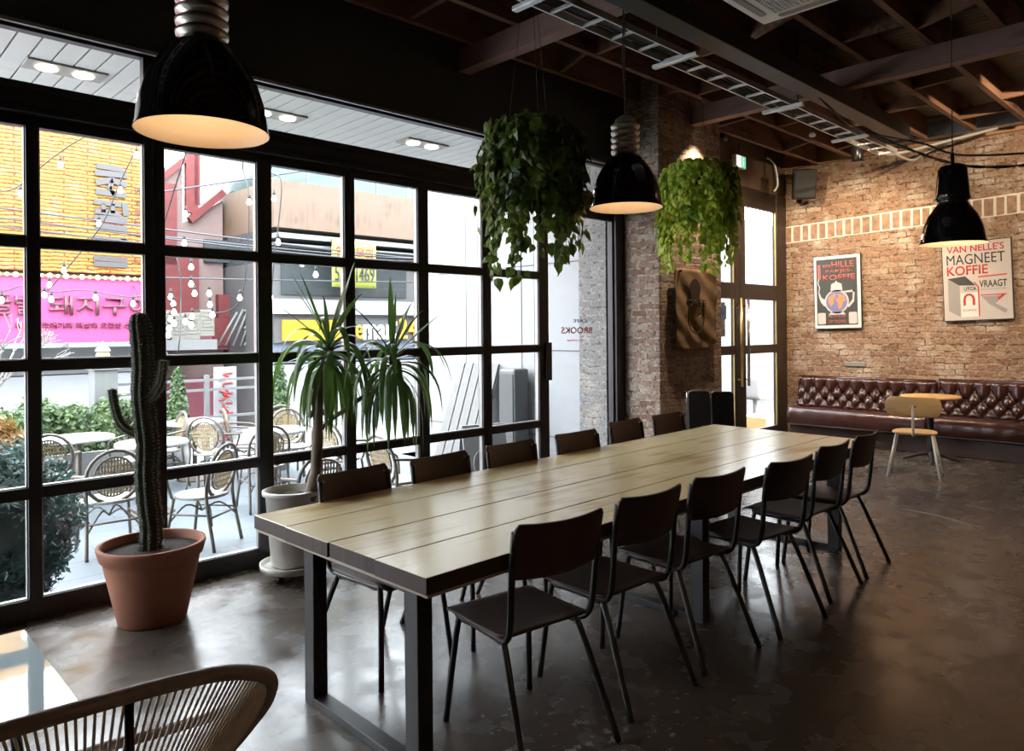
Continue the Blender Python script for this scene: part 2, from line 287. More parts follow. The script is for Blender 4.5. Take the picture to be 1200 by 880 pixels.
def tone(names, k):
    for nm in names:
        for n in M[nm].node_tree.nodes:
            if n.type == 'VALTORGB' and n.color_ramp.elements[0].color[0] != n.color_ramp.elements[0].color[1]-99:
                for e in n.color_ramp.elements: e.color = tuple(v*k for v in e.color[:3])+(1,)
            if n.type == 'BSDF_PRINCIPLED': n.inputs['Base Color'].default_value = tuple(v*k for v in n.inputs['Base Color'].default_value[:3])+(1,)
tone(['redwall', 'pinkwall', 'tealglass', 'cladding', 'greywin', 'greyfascia', 'yellowsign', 'banner', 'bluewin', 'darkshop', 'palegrey', 'acbox', 'pink', 'orange', 'tilegrey', 'pinktext', 'pinktext2', 'hedge', 'rosemary', 'cone', 'rattan', 'rframe', 'cream'], .32)
tone(['tilegrey', 'pinktext', 'pinktext2'], .45); tone(['cladding'], .62); tone(['tealglass'], .5); tone(['tealglass', 'greywin', 'greyfascia', 'acbox', 'redwall'], .75); tone(['rattan', 'hedge'], 1.5); tone(['rosemary'], 3.0)

# ------------------------------------------------------------------ mesh builder
class MB:
    def __init__(s): s.v = []; s.f = []; s.mi = []; s.cur = 0; s.sm = []
        
    def add(s, vs, fs, smooth=False):
        o = len(s.v); s.v += [tuple(v) for v in vs]
        for f in fs: s.f.append(tuple(i+o for i in f)); s.mi.append(s.cur); s.sm.append(smooth)
        return s
    def box(s, a, b, ch=0.0):
        x0, x1 = sorted((a[0], b[0])); y0, y1 = sorted((a[1], b[1])); z0, z1 = sorted((a[2], b[2]))
        vs = [(x0, y0, z0), (x1, y0, z0), (x1, y1, z0), (x0, y1, z0), (x0, y0, z1), (x1, y0, z1), (x1, y1, z1), (x0, y1, z1)]
        return s.add(vs, [(0, 3, 2, 1), (4, 5, 6, 7), (0, 1, 5, 4), (1, 2, 6, 5), (2, 3, 7, 6), (3, 0, 4, 7)])
    def hexa(s, p): # 8 points, bottom 4 then top 4
        return s.add(p, [(0, 3, 2, 1), (4, 5, 6, 7), (0, 1, 5, 4), (1, 2, 6, 5), (2, 3, 7, 6), (3, 0, 4, 7)])
    def beam(s, p, q, wd, ht, up=(0, 0, 1)):
        p = Vector(p); q = Vector(q); d = (q-p).normalized(); up = Vector(up)
        if abs(d.dot(up)) > .98: up = Vector((1, 0, 0))
        sd = d.cross(up).normalized(); u = sd.cross(d).normalized()
        P = []
        for c in (p, q):
            for a, b in ((-1, -1), (1, -1), (1, 1), (-1, 1)): P.append(c+sd*a*wd/2+u*b*ht/2)
        return s.add(P, [(0, 1, 2, 3), (7, 6, 5, 4), (0, 4, 5, 1), (1, 5, 6, 2), (2, 6, 7, 3), (3, 7, 4, 0)])
    def tube(s, pts, r, n=8, cap=True, closed=False, smooth=True):
        pts = [Vector(p) for p in pts]; N = len(pts)
        rs = r if isinstance(r, (list, tuple)) else [r]*N
        if closed: tang = [(pts[(i+1) % N]-pts[i-1]).normalized() for i in range(N)]
        else: tang = [(pts[min(i+1, N-1)]-pts[max(i-1, 0)]).normalized() for i in range(N)]
        t0 = tang[0]; ref = Vector((0, 0, 1)) if abs(t0.z) < .9 else Vector((1, 0, 0))
        nrm = (ref-t0*ref.dot(t0)).normalized(); vs = []
        for i in range(N):
            t = tang[i]; nrm = (nrm-t*nrm.dot(t))
            nrm = nrm.normalized() if nrm.length > 1e-6 else t.orthogonal().normalized()
            bn = t.cross(nrm)
            for k in range(n):
                a = 2*PI*k/n; vs.append(pts[i]+(nrm*math.cos(a)+bn*math.sin(a))*rs[i])
        fs = []
        for i in range(N if closed else N-1):
            j = (i+1) % N
            for k in range(n): fs.append((i*n+k, i*n+(k+1) % n, j*n+(k+1) % n, j*n+k))
        s.add(vs, fs, smooth)
        if cap and not closed:
            s.add(vs[:n], [tuple(range(n-1, -1, -1))]); s.add(vs[-n:], [tuple(range(n))])
        return s
    def lathe(s, prof, c=(0, 0, 0), n=32, ax=None, smooth=True, ripple=None):
        c = Vector(c); vs = []
        if ax is None: X, Y, Z = Vector((1, 0, 0)), Vector((0, 1, 0)), Vector((0, 0, 1))
        else: Z = Vector(ax).normalized(); X = Z.orthogonal().normalized(); Y = Z.cross(X)
        for (r, z) in prof:
            for k in range(n):
                a = 2*PI*k/n; rr = r*(1+ripple(a, z)) if ripple else r
                vs.append(c+X*math.cos(a)*rr+Y*math.sin(a)*rr+Z*z)
        fs = [(i*n+k, i*n+(k+1) % n, (i+1)*n+(k+1) % n, (i+1)*n+k) for i in range(len(prof)-1) for k in range(n)]
        return s.add(vs, fs, smooth)
    def cyl(s, c, r, h, n=20, ax=None): return s.lathe([(0, 0), (r, 0), (r, h), (0, h)], c, n, ax, smooth=False)
    def sphere(s, c, r, n=10, sq=1.0):
        return s.lathe([(r*math.sin(PI*i/(n//2+2)), -r*sq*math.cos(PI*i/(n//2+2))) for i in range(n//2+3)], c, n)
    def prism(s, P2, fr, t0, t1): # polygon in a frame (function a,b,c -> world), thickness along c
        n = len(P2); vs = [fr(a, b, t0) for a, b in P2]+[fr(a, b, t1) for a, b in P2]
        return s.add(vs, [tuple(range(n-1, -1, -1)), tuple(range(n, 2*n))]+[(i, (i+1) % n, (i+1) % n+n, i+n) for i in range(n)])
    def grid(s, nu, nv, fn, smooth=True, flip=False):
        vs = [fn(i/nu, j/nv) for i in range(nu+1) for j in range(nv+1)]
        fs = [(i*(nv+1)+j, (i+1)*(nv+1)+j, (i+1)*(nv+1)+j+1, i*(nv+1)+j+1) for i in range(nu) for j in range(nv)]
        if flip: fs = [tuple(reversed(f)) for f in fs]
        return s.add(vs, fs, smooth)
    def build(s, name, mats, parent=None, bevel=0.0, solid=0.0, seg=2):
        me = bpy.data.meshes.new(name); me.from_pydata(s.v, [], s.f)
        if not isinstance(mats, (list, tuple)): mats = [mats]
        for m_ in mats: me.materials.append(m_)
        me.polygons.foreach_set('material_index', [min(i, len(mats)-1) for i in s.mi]); me.polygons.foreach_set('use_smooth', s.sm)
        me.update()
        bm = bmesh.new(); bm.from_mesh(me)
        if len(s.v) < 30000: bmesh.ops.remove_doubles(bm, verts=bm.verts, dist=1e-5)
        bmesh.ops.recalc_face_normals(bm, faces=bm.faces) if len(s.v) < 6000 else None
        bm.to_mesh(me); bm.free()
        o = bpy.data.objects.new(name, me); COL.objects.link(o)
        if parent: o.parent = parent
        if solid: md = o.modifiers.new('solidify', 'SOLIDIFY'); md.thickness = solid; md.offset = 0
        if bevel: md = o.modifiers.new('bevel', 'BEVEL'); md.width = bevel; md.segments = seg; md.limit_method = 'ANGLE'
        return o

def tag(o, label=None, cat=None, group=None, kind=None):
    if label: o['label'] = label
    if cat: o['category'] = cat
    if group: o['group'] = group
    if kind: o['kind'] = kind
    return o
def thing(name, label, cat, loc=(0, 0, 0), rz=0.0, group=None):
    o = bpy.data.objects.new(name, None); COL.objects.link(o); o.location = loc; o.rotation_euler = (0, 0, rz); o.empty_display_size = .1
    return tag(o, label, cat, group)
def struct(o, label=None): o['kind'] = 'structure'; 
def st(mb, name, m_, label, **k):
    o = mb.build(name, m_, **k); o['kind'] = 'structure'; o['label'] = label; o['category'] = name.rstrip('0123456789').split('_')[0]; return o
def copy_tree(o, parent=None):
    c = o.copy(); COL.objects.link(c)
    if parent: c.parent = parent
    for ch in list(o.children): copy_tree(ch, c)
    return c
def frame_of(o, r, u):
    o = Vector(o); r = Vector(r).normalized(); u = Vector(u).normalized(); n = r.cross(u)
    return lambda a, b, c=0.0: o+r*a+u*b+n*c
def text(name, s, fr, a, b, wd, ht, m_, parent, thick=0.004, c=0.0, mirror=False, bold=0.0):
    cu = bpy.data.curves.new(name, 'FONT'); cu.body = s; cu.size = 1; cu.extrude = 0.0; cu.offset = bold
    cu.resolution_u = 3
    t = bpy.data.objects.new(name, cu); COL.objects.link(t)
    bpy.context.view_layer.update()
    me = bpy.data.meshes.new_from_object(t); bpy.data.objects.remove(t)
    xs = [v.co.x for v in me.vertices]; ys = [v.co.y for v in me.vertices]
    if not xs: return None
    x0, x1, y0, y1 = min(xs), max(xs), min(ys), max(ys)
    bm = bmesh.new(); bm.from_mesh(me)
    ext = bmesh.ops.extrude_face_region(bm, geom=bm.faces[:])
    top = set(v for v in ext['geom'] if isinstance(v, bmesh.types.BMVert))
    for v in bm.verts:
        ax = (v.co.x-x0)/(x1-x0+1e-9)*wd; by = (v.co.y-y0)/(y1-y0+1e-9)*ht
        if mirror: ax = wd-ax
        v.co = fr(a+ax, b+by, c+(thick if v in top else 0.0))
    bmesh.ops.recalc_face_normals(bm, faces=bm.faces)
    bm.to_mesh(me); bm.free(); me.materials.clear(); me.materials.append(m_)
    o = bpy.data.objects.new(name, me); COL.objects.link(o); o.parent = parent; return o
def rrect(w_, h_, r, n=5, cx=0, cy=0):
    P = []
    for (sx, sy, a0) in ((1, 1, 0), (-1, 1, 90), (-1, -1, 180), (1, -1, 270)):
        for k in range(n+1):
            a = math.radians(a0+90*k/n); P.append((cx+sx*(w_/2-r)+r*math.cos(a), cy+sy*(h_/2-r)+r*math.sin(a)))
    return P
def spline(pts, n=6):
    pts = [Vector(p) for p in pts]; out = []
    for i in range(len(pts)-1):
        p0 = pts[max(i-1, 0)]; p1 = pts[i]; p2 = pts[i+1]; p3 = pts[min(i+2, len(pts)-1)]
        for k in range(n):
            t = k/n; out.append(0.5*((2*p1)+(p2-p0)*t+(2*p0-5*p1+4*p2-p3)*t*t+(3*p1-p0-3*p2+p3)*t**3))
    out.append(pts[-1]); return out
def spot(parent, name, loc, target, power, angle=60, col=(1.0, 0.77, 0.53), rad=0.03, blend=0.7):
    d = bpy.data.lights.new(name, 'SPOT'); d.energy = power*3.0; d.spot_size = math.radians(angle); d.spot_blend = blend; d.color = col; d.shadow_soft_size = rad
    o = bpy.data.objects.new(name, d); COL.objects.link(o); o.location = loc
    o.rotation_euler = (Vector(target)-Vector(loc)).to_track_quat('-Z', 'Y').to_euler()
    if parent: o.parent = parent; o.matrix_parent_inverse = Matrix.Translation(parent.location).inverted()
    return o

exec_parts = []
# ================================================================== STRUCTURE
YW, XB, YD = 4.70, 10.35, 4.96       # window wall, brick wall, door wall
ZD = 4.15
st(MB().box((-3, -4.5, -0.12), (XB, YD, 0)), 'floor', M['floor'], 'worn dark polished concrete floor of the cafe')
st(MB().box((XB, -4.5, 0), (XB+.25, YD+.1, ZD+.1)), 'wall_right', M['brick'], 'reclaimed brick wall behind the leather benches')
st(MB().box((-3.1, -4.5, 0), (-3, YD, ZD)), 'wall_left', M['dark_wall'], 'dark plaster wall behind the viewer')
st(MB().box((-3.1, -4.6, 0), (XB, -4.5, ZD)), 'wall_back', M['dark_wall'], 'dark plaster wall opposite the windows')
st(MB().box((-3, YW-.06, 3.235), (6.12, YW+.12, ZD)), 'wall_front', M['black'], 'black painted wall above the glazed front')
st(MB().box((7.31, YD-.03, 3.47), (XB, YD+.12, ZD)), 'wall_entrance', M['warm_lit_wall'], 'black wall above the entrance doors, coloured brown as if warmly lit')
# roof deck and corrugated part
st(MB().box((-3, -4.5, ZD), (6.9, YD+.1, ZD+.1)), 'ceiling', M['deck'], 'black roof deck above the open joists')
mb = MB()
def corr(u, v): return (6.9+u*(XB-6.9), -4.5+v*(YD+4.5), ZD+0.012*math.sin(u*(XB-6.9)/0.09*2*PI))
mb.grid(240, 2, corr); st(mb, 'ceiling_2', M['corr'], 'corrugated metal roof sheet near the brick wall')
st(MB().box((6.9, -4.5, ZD+.03), (XB+.2, YD+.1, ZD+.12)), 'ceiling_3', M['deck'], 'roof board above the corrugated sheet')
# brick pillar with rough edges
mb = MB(); mb.box((6.12, 4.22, 0), (7.3, YD+.1, ZD))
st(mb, 'wall_pillar', M['brickcol'], 'brick pillar between windows and entrance', bevel=0.012)
# joists, beams
JY = [4.45, 3.95, 3.45, 2.95, 2.43, 1.92, 1.43, 0.93, 0.43, -0.1, -0.7, -1.4, -2.1, -3.0]
k = 1
for y in JY:
    st(MB().box((-3, y-.025, 3.86), (10.33 if y > 3.9 else 9.95, y+.025, ZD-.013)), 'trim_%d' % k, M['joist'], 'dark stained roof joist running along the windows'); k += 1
for i, x in enumerate((1.0, 3.88, 6.66)):
    st(MB().box((x, -4.4, 3.68), (x+.12, 4.62 if x < 6 else 4.2, 3.858)), 'trim_%d' % k, M['joisty'], 'brown cross beam under the joists'); k += 1
random.seed(3)
for i in range(len(JY)-1):
    x = -1.0+random.random()*.8
    while x < 9.6:
        ya, yb = JY[i+1]+.025, JY[i]-.025
        if x > .5 and not any(abs(x-c) < .2 for c in (1.06, 3.94, 6.72)):
            st(MB().beam((x, ya, 3.93+.02*random.random()), (x+random.choice((0, 0, .18)), yb, 3.93), .04, .12), 'trim_%d' % k, M['joist'], 'short blocking piece between two joists'); k += 1
        x += 1.15+random.random()*.6
st(MB().box((XB-.06, -4.4, 3.86+.0), (XB-.0, YD-.03, 4.05)), 'trim_%d' % k, M['plate'], 'pine plate along the top of the brick wall'); k += 1
mb = MB(); mb.box((XB-.30, -4.4, 3.90), (XB-.16, 3.7, 4.07))
st(mb, 'trim_%d' % k, M['galv'], 'grey steel channel above the brick wall'); k += 1
mb = MB()
for iy in range(8):
    for iz in range(3): mb.cyl((XB-.305, 3.45-iy*.07, 3.94+iz*.045), .012, .006, 8, ax=(1, 0, 0))
st(mb, 'trim_%d' % k, M['black'], 'rows of holes in the steel channel'); k += 1
# painted soldier course on the brick wall
mb = MB(); zb = lambda y: 2.79+(4.86-y)*.035
mb.cur = 0
y = 4.93
random.seed(5)
mb.grid(60, 1, lambda u, v: (XB-.006, 4.95-u*9.4, (zb(4.95-u*9.4) if u < .32 else zb(1.94))+v*.245), smooth=False)
while y > -4.3:
    zz = zb(y) if y > 1.94 else zb(1.94)
    wd = .075+random.random()*.02; mb.cur = 1
    a = random.uniform(-.008, .008)
    mb.hexa([(XB-.004, y, zz+.02+a), (XB-.018, y, zz+.02+a), (XB-.018, y-wd, zz+.02), (XB-.004, y-wd, zz+.02), (XB-.004, y, zz+.225), (XB-.018, y, zz+.225), (XB-.018, y-wd, zz+.225+a), (XB-.004, y-wd, zz+.225+a)])
    y -= wd+.030+random.random()*.012
M['bandbrick'] = mat('band_brick', (0.40, 0.25, 0.16), .8, noise=.5, nscale=12, bump=.5)
M['bandwhite'] = mat('white_painted_mortar', (0.74, 0.68, 0.58), .7, noise=.12, nscale=20, bump=.5, bscale=30)
st(mb, 'trim_%d' % k, [M['bandwhite'], M['bandbrick']], 'band of upright bricks with white painted joints'); k += 1

# ---- glazed front
XS = [(-.55, -.49), (.22, .28), (.870, .934), (1.469, 1.586), (2.171, 2.273), (2.831, 2.916), (3.491, 3.592), (4.167, 4.266), (4.859, 4.985)]
ZS = [(0, .121), (.660, .725), (1.353, 1.418), (2.024, 2.089), (2.682, 2.892)]
yf0, yf1 = YW-.03, YW+.03
def win(idx, xa, xb, cols, label):
    mb = MB()
    for (a, b) in ZS[:4]: mb.box((xa, yf0, a), (xb, yf1, b))
    mb.box((xa, yf0, ZS[4][0]), (xb, yf1, ZS[4][0]+.06))
    for (a, b) in cols: mb.box((a, yf0-.004, 0), (b, yf1+.004, ZS[4][0]+.06))
    f = mb.build('window_%d' % idx, M['frame'], bevel=.004); tag(f, label, 'window', kind='structure')
    g = MB(); g.box((xa+.01, YW-.003, .06), (xb-.01, YW+.003, 2.72)); go = g.build('pane', M['glass'], f)
    e = MB()
    for (a, b) in cols:   # thin bare metal beads beside the uprights
        e.box((b, yf0+.012, .1), (b+.006, yf1-.012, 2.69)); e.box((a-.006, yf0+.012, .1), (a, yf1-.012, 2.69))
    for (a, b) in ZS[:4]: e.box((xa, yf0+.012, b), (xb, yf1-.012, b+.005))
    e.build('glazing_bead', M['frame_edge'], f); return f
win(1, -3.0, 1.524, [(-3.0, -2.9), (-2.3, -2.24), (-1.7, -1.58), (-1.0, -.94), (-.40, -.34), (.22, .28), (.870, .934), (1.469, 1.524)], 'black steel grid window left of the cactus')
win(2, 1.528, 2.873, [(1.528, 1.586), (2.171, 2.273), (2.831, 2.873)], 'black steel grid window behind the potted cactus')
win(3, 2.875, 4.215, [(2.875, 2.916), (3.491, 3.592), (4.167, 4.215)], 'black steel grid window behind the dracaena')
w4 = win(4, 4.217, 4.985, [(4.217, 4.266), (4.859, 4.985)], 'black steel folding panel nearest the brick pillar')
MB().box((4.93, YW-.05, 1.09), (5.01, YW+.01, 1.44)).build('lock_box', M['frame'], w4, bevel=.004)
h = MB()
h.box((-3, YW-.07, 2.742), (5.97, YW+.07, 2.892)); h.box((-3, YW-.10, 2.86), (5.97, YW-.05, 2.90)); h.box((-3, YW-.085, 2.742), (5.97, YW-.06, 2.78))
st(h, 'trim_%d' % k, M['frame'], 'black header rail above the folding windows', bevel=.004); k += 1
h = MB(); h.box((-3, YW-.03, 2.892), (6.12, YW+.03, 2.91)); h.box((-3, YW-.03, 3.20), (6.12, YW+.03, 3.235))
for a, b in ((1.47, 1.53), (-1.2, -1.14), (4.86, 4.90)): h.box((a, YW-.03, 2.9), (b, YW+.03, 3.22))
tr = h.build('window_5', M['frame']); tag(tr, 'long transom window under the black wall', 'window', kind='structure')
MB().box((-3, YW-.003, 2.9), (6.12, YW+.003, 3.21)).build('pane', M['glass'], tr)
MB().box((-3, YW-.075, 3.215), (6.12, YW-.05, 3.235)).build('metal_strip', M['frame_edge'], tr)
st(MB().box((5.98, YW-.05, 0), (6.12, YW+.06, 3.235)), 'trim_%d' % k, M['frame'], 'black post beside the brick pillar'); k += 1
f = MB(); f.box((4.985, YW-.02, 0), (5.98, YW+.02, .05)); f.box((4.99, YW-.02, 2.66), (5.98, YW+.02, 2.74)); f.box((5.955, YW-.02, 0), (5.98, YW+.02, 2.7))
dw = f.build('window_6', M['frame']); tag(dw, 'frameless glass panel with lettering beside the brick pillar', 'window', kind='structure')
MB().box((4.99, YW-.004, .05), (5.96, YW+.004, 2.68)).build('pane', M['glass'], dw)
fr = frame_of((0, YW-.006, 0), (1, 0, 0), (0, 0, 1))
a = ony(657, 391, YW); b = ony(693, 384, YW)
text('lettering', 'BROOKS', fr, a.x, a.z, b.x-a.x, .062, M['ink_red'], dw, .002, mirror=True, bold=.01)
a = ony(671, 378, YW); b = ony(683, 374, YW)
text('lettering', 'CAFE', fr, a.x, a.z, b.x-a.x+.06, .034, M['ink_black'], dw, .002, mirror=True)
a = ony(664, 400, YW); text('lettering', 'coffee and bread', fr, a.x, a.z, .26, .022, M['ink_red'], dw, .002, mirror=True)

# ---- entrance doors
def door(idx, x0, x1, glass, label, hx):
    f = MB(); z = [(0, .17), (1.21, 1.33), (1.95, 2.165), (3.21, 3.46)]
    for a, b in z: f.box((glass[0]-.002, YD-.036, a), (glass[1]+.002, YD+.026, b))
    f.box((x0, YD-.04, 0), (glass[0], YD+.03, 3.46)); f.box((glass[1], YD-.04, 0), (x1, YD+.03, 3.46))
    d = f.build('door_%d' % idx, M['dwood'], bevel=.006); tag(d, label, 'door', kind='structure')
    MB().box((glass[0]-.01, YD-.008, .16), (glass[1]+.01, YD, 3.22)).build('pane', M['glass'], d)
    b = MB()
    for s_ in glass: 
        for (za, zb_) in ((.17, 1.21), (1.33, 1.95), (2.165, 3.21)): b.box((s_-.012 if s_ == glass[1] else s_, YD-.03, za), (s_ if s_ == glass[1] else s_+.012, YD-.01, zb_))
    b.build('glazing_bead', M['brass'], d)
    if hx:
        hd = MB(); hd.tube([(hx, YD-.11, .79), (hx, YD-.11, 1.96)], .019, 12)
        for zz in (.88, 1.86): hd.tube([(hx, YD-.11, zz), (hx, YD-.04, zz)], .01, 8)
        ho = hd.build('handle', M['chrome' if idx == 2 else 'brass'], d); ho['label'] = 'long vertical pull handle'
    return d
M['dwood'] = mat('dark_bronze_door', (0.04, 0.026, 0.019), 0.4, noise=.3)
d1 = door(1, 7.45, 8.99, (7.8, 8.86), 'left leaf of the tall glazed entrance door behind the brick pillar', 8.90)
d2 = door(2, 9.0, 10.345, (9.14, 10.05), 'right leaf of the tall glazed entrance door beside the brick wall', 9.08)
MB().box((8.5, YD+.03, 1.45), (8.72, YD+.04, 1.9)).build('notice', M['whitewall'], d1)
MB().box((8.52, YD+.005, 1.68), (8.71, YD+.02, 1.86)).build('notice', M['bluep'], d1)
st(MB().box((7.3, YD-.05, 0), (7.45, YD+.05, 3.5)), 'trim_%d' % k, M['dwood'], 'dark door jamb by the pillar'); k += 1

# ================================================================== OUTSIDE
ZT = -.30
st(MB().box((-4, YW+.1, ZT-.1), (12.5, 10.6, ZT)), 'ground_terrace', M['pavers'], 'pale stone terrace floor')
st(MB().box((-12, 10.6, ZT-.25), (30, 30, ZT-.15)), 'ground_street', M['asph'], 'street beyond the terrace')
st(MB().box((-3, YW-.1, -.4), (6.12, YW+.1, -.001)), 'trim_%d' % k, M['conc'], 'concrete sill under the glazed front'); k += 1
st(MB().box((6.12, YD+.1, -.4), (12.5, YD+.4, -.02)), 'ground_step', M['conc'], 'entrance step'); 
# soffit of boards
mb = MB(); x = -4
while x < 6.12:
    mb.box((x, YW+.13, 3.36), (x+.118, 6.4, 3.38)); x += .13
mb.cur = 1; mb.box((-4, YW+.13, 3.385), (6.12, 6.4, 3.5)); mb.cur = 0; mb.box((-4, 6.38, 3.34), (6.12, 6.45, 3.6)); mb.cur=1; mb.box((-4,6.45,3.3),(6.12,6.49,3.55))
st(mb, 'ceiling_soffit', [M['soffit'], M['greyfascia']], 'white boarded soffit over the terrace')
SFX = [((60, 78), (93, 85)), ((313, 131), (332, 136)), ((487, 167), (503, 169)), None]
for i, pr_ in enumerate(SFX[:3]):
    c = (onz(*pr_[0], 3.36)+onz(*pr_[1], 3.36))/2
    t = thing('downlight', ['twin downlight in the white soffit, leftmost above the windows', 'twin downlight in the white soffit right of the big black pendant', 'twin downlight in the soffit left of the hanging pothos'][i], 'light', (c.x, c.y, 3.35), 0, 'twin downlights in the soffit')
    MB().box((-.24, -.11, -.005), (.24, .11, .03)).build('housing', M['grille'], t, bevel=.004)
    for s_ in (-.11, .11):
        MB().cyl((s_, 0, -.012), .062, .012, 20).build('lamp', M['lens'], t)
# white side wall of the neighbouring house with panel joints
mb = MB(); mb.box((6.06, 5.17, ZT), (6.3, 7.95, 4.3))
for z in (.35, 1.32, 2.3, 3.3): mb.cur = 1; mb.box((6.055, 5.17, z), (6.07, 7.95, z+.012))
for y in (6.1, 7.1): mb.box((6.055, y, ZT), (6.07, y+.01, 4.3))
st(mb, 'wall_outside', [M['whitewall'], M['joint']], 'white panelled wall beside the terrace')
st(MB().box((6.0, 4.80, ZT), (6.35, 5.17, 4.3)), 'wall_reflection', M['brick_mirrored'], 'grey brick pier drawn for the brick pillar mirrored in the glass')
st(MB().box((6.35, 5.4, ZT), (6.5, 7.9, 4.3)), 'wall_lobby', M['whitewall'], 'side wall of the entrance lobby')
mb = MB(); mb.box((7.7, 9.2, ZT), (32, 9.4, 4.3)); mb.cur = 1
for z in (1.0, 2.2): mb.box((7.7, 9.19, z), (32, 9.2, z+.012))
for i in range(26): mb.box((7.8+i*.9, 9.19, 2.2), (7.812+i*.9, 9.2, 3.5))
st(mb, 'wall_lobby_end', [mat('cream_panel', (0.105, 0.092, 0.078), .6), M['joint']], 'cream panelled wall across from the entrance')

mb = MB(); P = spline([(6.75, 2.22, .0015), (6.72, 2.0, .0015), (6.62, 1.75, .0015), (6.42, 1.5, .0015)], 6)
for i in range(len(P)-1):
    w0, w1 = .018*math.sin(PI*i/(len(P)-1)), .018*math.sin(PI*(i+1)/(len(P)-1)); mb.add([P[i]+Vector((-w0, 0, 0)), P[i]+Vector((w0+.002, 0, 0)), P[i+1]+Vector((w1+.002, 0, 0)), P[i+1]+Vector((-w1, 0, 0))], [(0, 1, 2, 3)])
st(mb, 'floor_scuff', mat('pale_scuff', (.42, .37, .30), .5), 'pale curved scuff worn into the floor')
M['wire'] = mat('dark_grey_wire', (.035,.035,.04), .6)
M['lantern'] = mat('lantern_glass', (.10,.095,.06), .4, emit=(1, .85, .45), es=.5)
# ================================================================== STREET BUILDINGS (all on the far side of the street)
YB = 14.0
def rect_y(mb, px0, py0, px1, py1, y, th, dy=0):   # facade rectangle read from its left/right edge and heights at each edge
    a = ony(px0, py0, y); b = ony(px1, py1, y); mb.box((a.x, y-dy, min(a.z, b.z)), (b.x, y-dy+th, max(a.z, b.z)))
FR = frame_of((0, YB, 0), (1, 0, 0), (0, 0, 1))
def X(px, y=YB): return ony(px, 380, y).x
def Zat(px, py, y=YB): return ony(px, py, y).z
# yellow tiled building
bl = thing('tiled_building', 'yellow tiled building behind the magenta signboard', 'building', (X(60), YB+2, ZT-.2))
def W(mb, name, m_, par, **kw):
    o = mb.build(name, m_, None, **kw); o.parent = par; o.matrix_parent_inverse = Matrix.Translation(par.location).inverted(); return o
xr = X(172)
W(MB().box((-9, YB, 2.6), (xr, YB+5, 5.15)), 'facade', M['yellowtile'], bl)
W(MB().box((-9, YB+.1, ZT-.2), (xr, YB+5, 2.6)), 'ground_floor', M['darkshop'], bl)
mb = MB()
for i in range(7): mb.box((-6+i*1.5, YB-.9, 1.35), (-4.6+i*1.5, YB+.05, 1.42))
mb.box((-9, YB-.05, .9), (xr, YB+.1, 1.5)); W(mb, 'awning', M['palegrey'], bl)
mb = MB(); mb.box((-9, YB-.02, ZT-.2), (xr, YB+.1, .88)); W(mb, 'shopfront', M['whitewall'], bl)
# painted letters on tiles (broad strokes)
lt = MB()
gx0, gx1 = X(110), X(150)
def stroke(pxa, pya, pxb, pyb, th):
    a = ony(pxa, pya, YB-.03); b = ony(pxb, pyb, YB-.03); lt.beam(a, b, .03, th)
for s_ in ((113, 194, 144, 199, .09), (111, 202, 149, 206, .10), (112, 214, 132, 211, .10), (130, 211, 149, 217, .10), (131, 212, 128, 222, .08), (112, 224, 148, 229, .10), (128, 219, 134, 229, .07),
           (110, 236, 142, 240, .09), (111, 247, 141, 251, .09), (121, 238, 121, 249, .07), (132, 239, 132, 250, .07), (146, 238, 148, 253, .10), (110, 255, 149, 258, .10), (112, 264, 149, 269, .10), (111, 279, 150, 284, .10), (112, 276, 113, 282, .08), (144, 278, 146, 284, .08),
           (110, 302, 149, 305, .09), (110, 309, 149, 311, .09)): stroke(*s_)
W(lt, 'large_lettering', M['tilegrey'], bl)
for i, (ch, py) in enumerate((('에', 225), ('지', 240), ('부', 251), ('터', 262), ('시', 276), ('간', 288), ('디', 307))):
    a = ony(157, py, YB); o = text('small_lettering', ch, FR, a.x, a.z-.05, .13, .15, M['pinktext2'], bl, .01, .02)
    o.matrix_parent_inverse = Matrix.Translation(bl.location).inverted()
# magenta signboard
z0, z1 = Zat(100, 403), Zat(100, 328)
sg = thing('signboard', 'magenta shop signboard edged with glowing bulbs below the yellow tiles', 'sign', (X(60), YB-.3, z0))
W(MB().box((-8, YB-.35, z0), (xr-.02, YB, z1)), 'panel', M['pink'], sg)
mb = MB(); mb.box((-8, YB-.38, z0-.04), (xr, YB, z0)); mb.box((-8, YB-.38, z1), (xr, YB, z1+.04)); W(mb, 'edge_trim', M['orange'], sg)
FS = frame_of((0, YB-.35, 0), (1, 0, 0), (0, 0, 1))
xa, xb = X(51, YB-.35), X(155, YB-.35)
za = Zat(100, 370); zb2 = Zat(100, 350)
def par_inv(o, p): o.matrix_parent_inverse = Matrix.Translation(p.location).inverted()
wch = (X(80)-X(51))
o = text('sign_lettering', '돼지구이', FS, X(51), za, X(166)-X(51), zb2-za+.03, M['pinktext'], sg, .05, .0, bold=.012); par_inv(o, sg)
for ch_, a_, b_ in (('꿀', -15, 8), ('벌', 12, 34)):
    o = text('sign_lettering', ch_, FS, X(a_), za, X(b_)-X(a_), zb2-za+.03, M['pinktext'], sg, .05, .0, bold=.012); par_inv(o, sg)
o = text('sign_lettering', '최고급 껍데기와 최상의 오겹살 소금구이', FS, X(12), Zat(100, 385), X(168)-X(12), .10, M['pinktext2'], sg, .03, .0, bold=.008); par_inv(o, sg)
bm_ = MB().sphere((0, 0, 0), .040, 8).build('bulb', M['bulbout'], sg); par_inv(bm_, sg)
n = 0
x = X(-8)
while x < xr-.03:
    for zz in (z0-.01, z1+.02):
        o = bm_ if n == 0 else bm_.copy()
        if n: COL.objects.link(o)
        o.location = (x, YB-.42, zz); s_ = 1.0 if n % 4 < 2 else .7; o.scale = (s_,)*3; n += 1
    x += .115
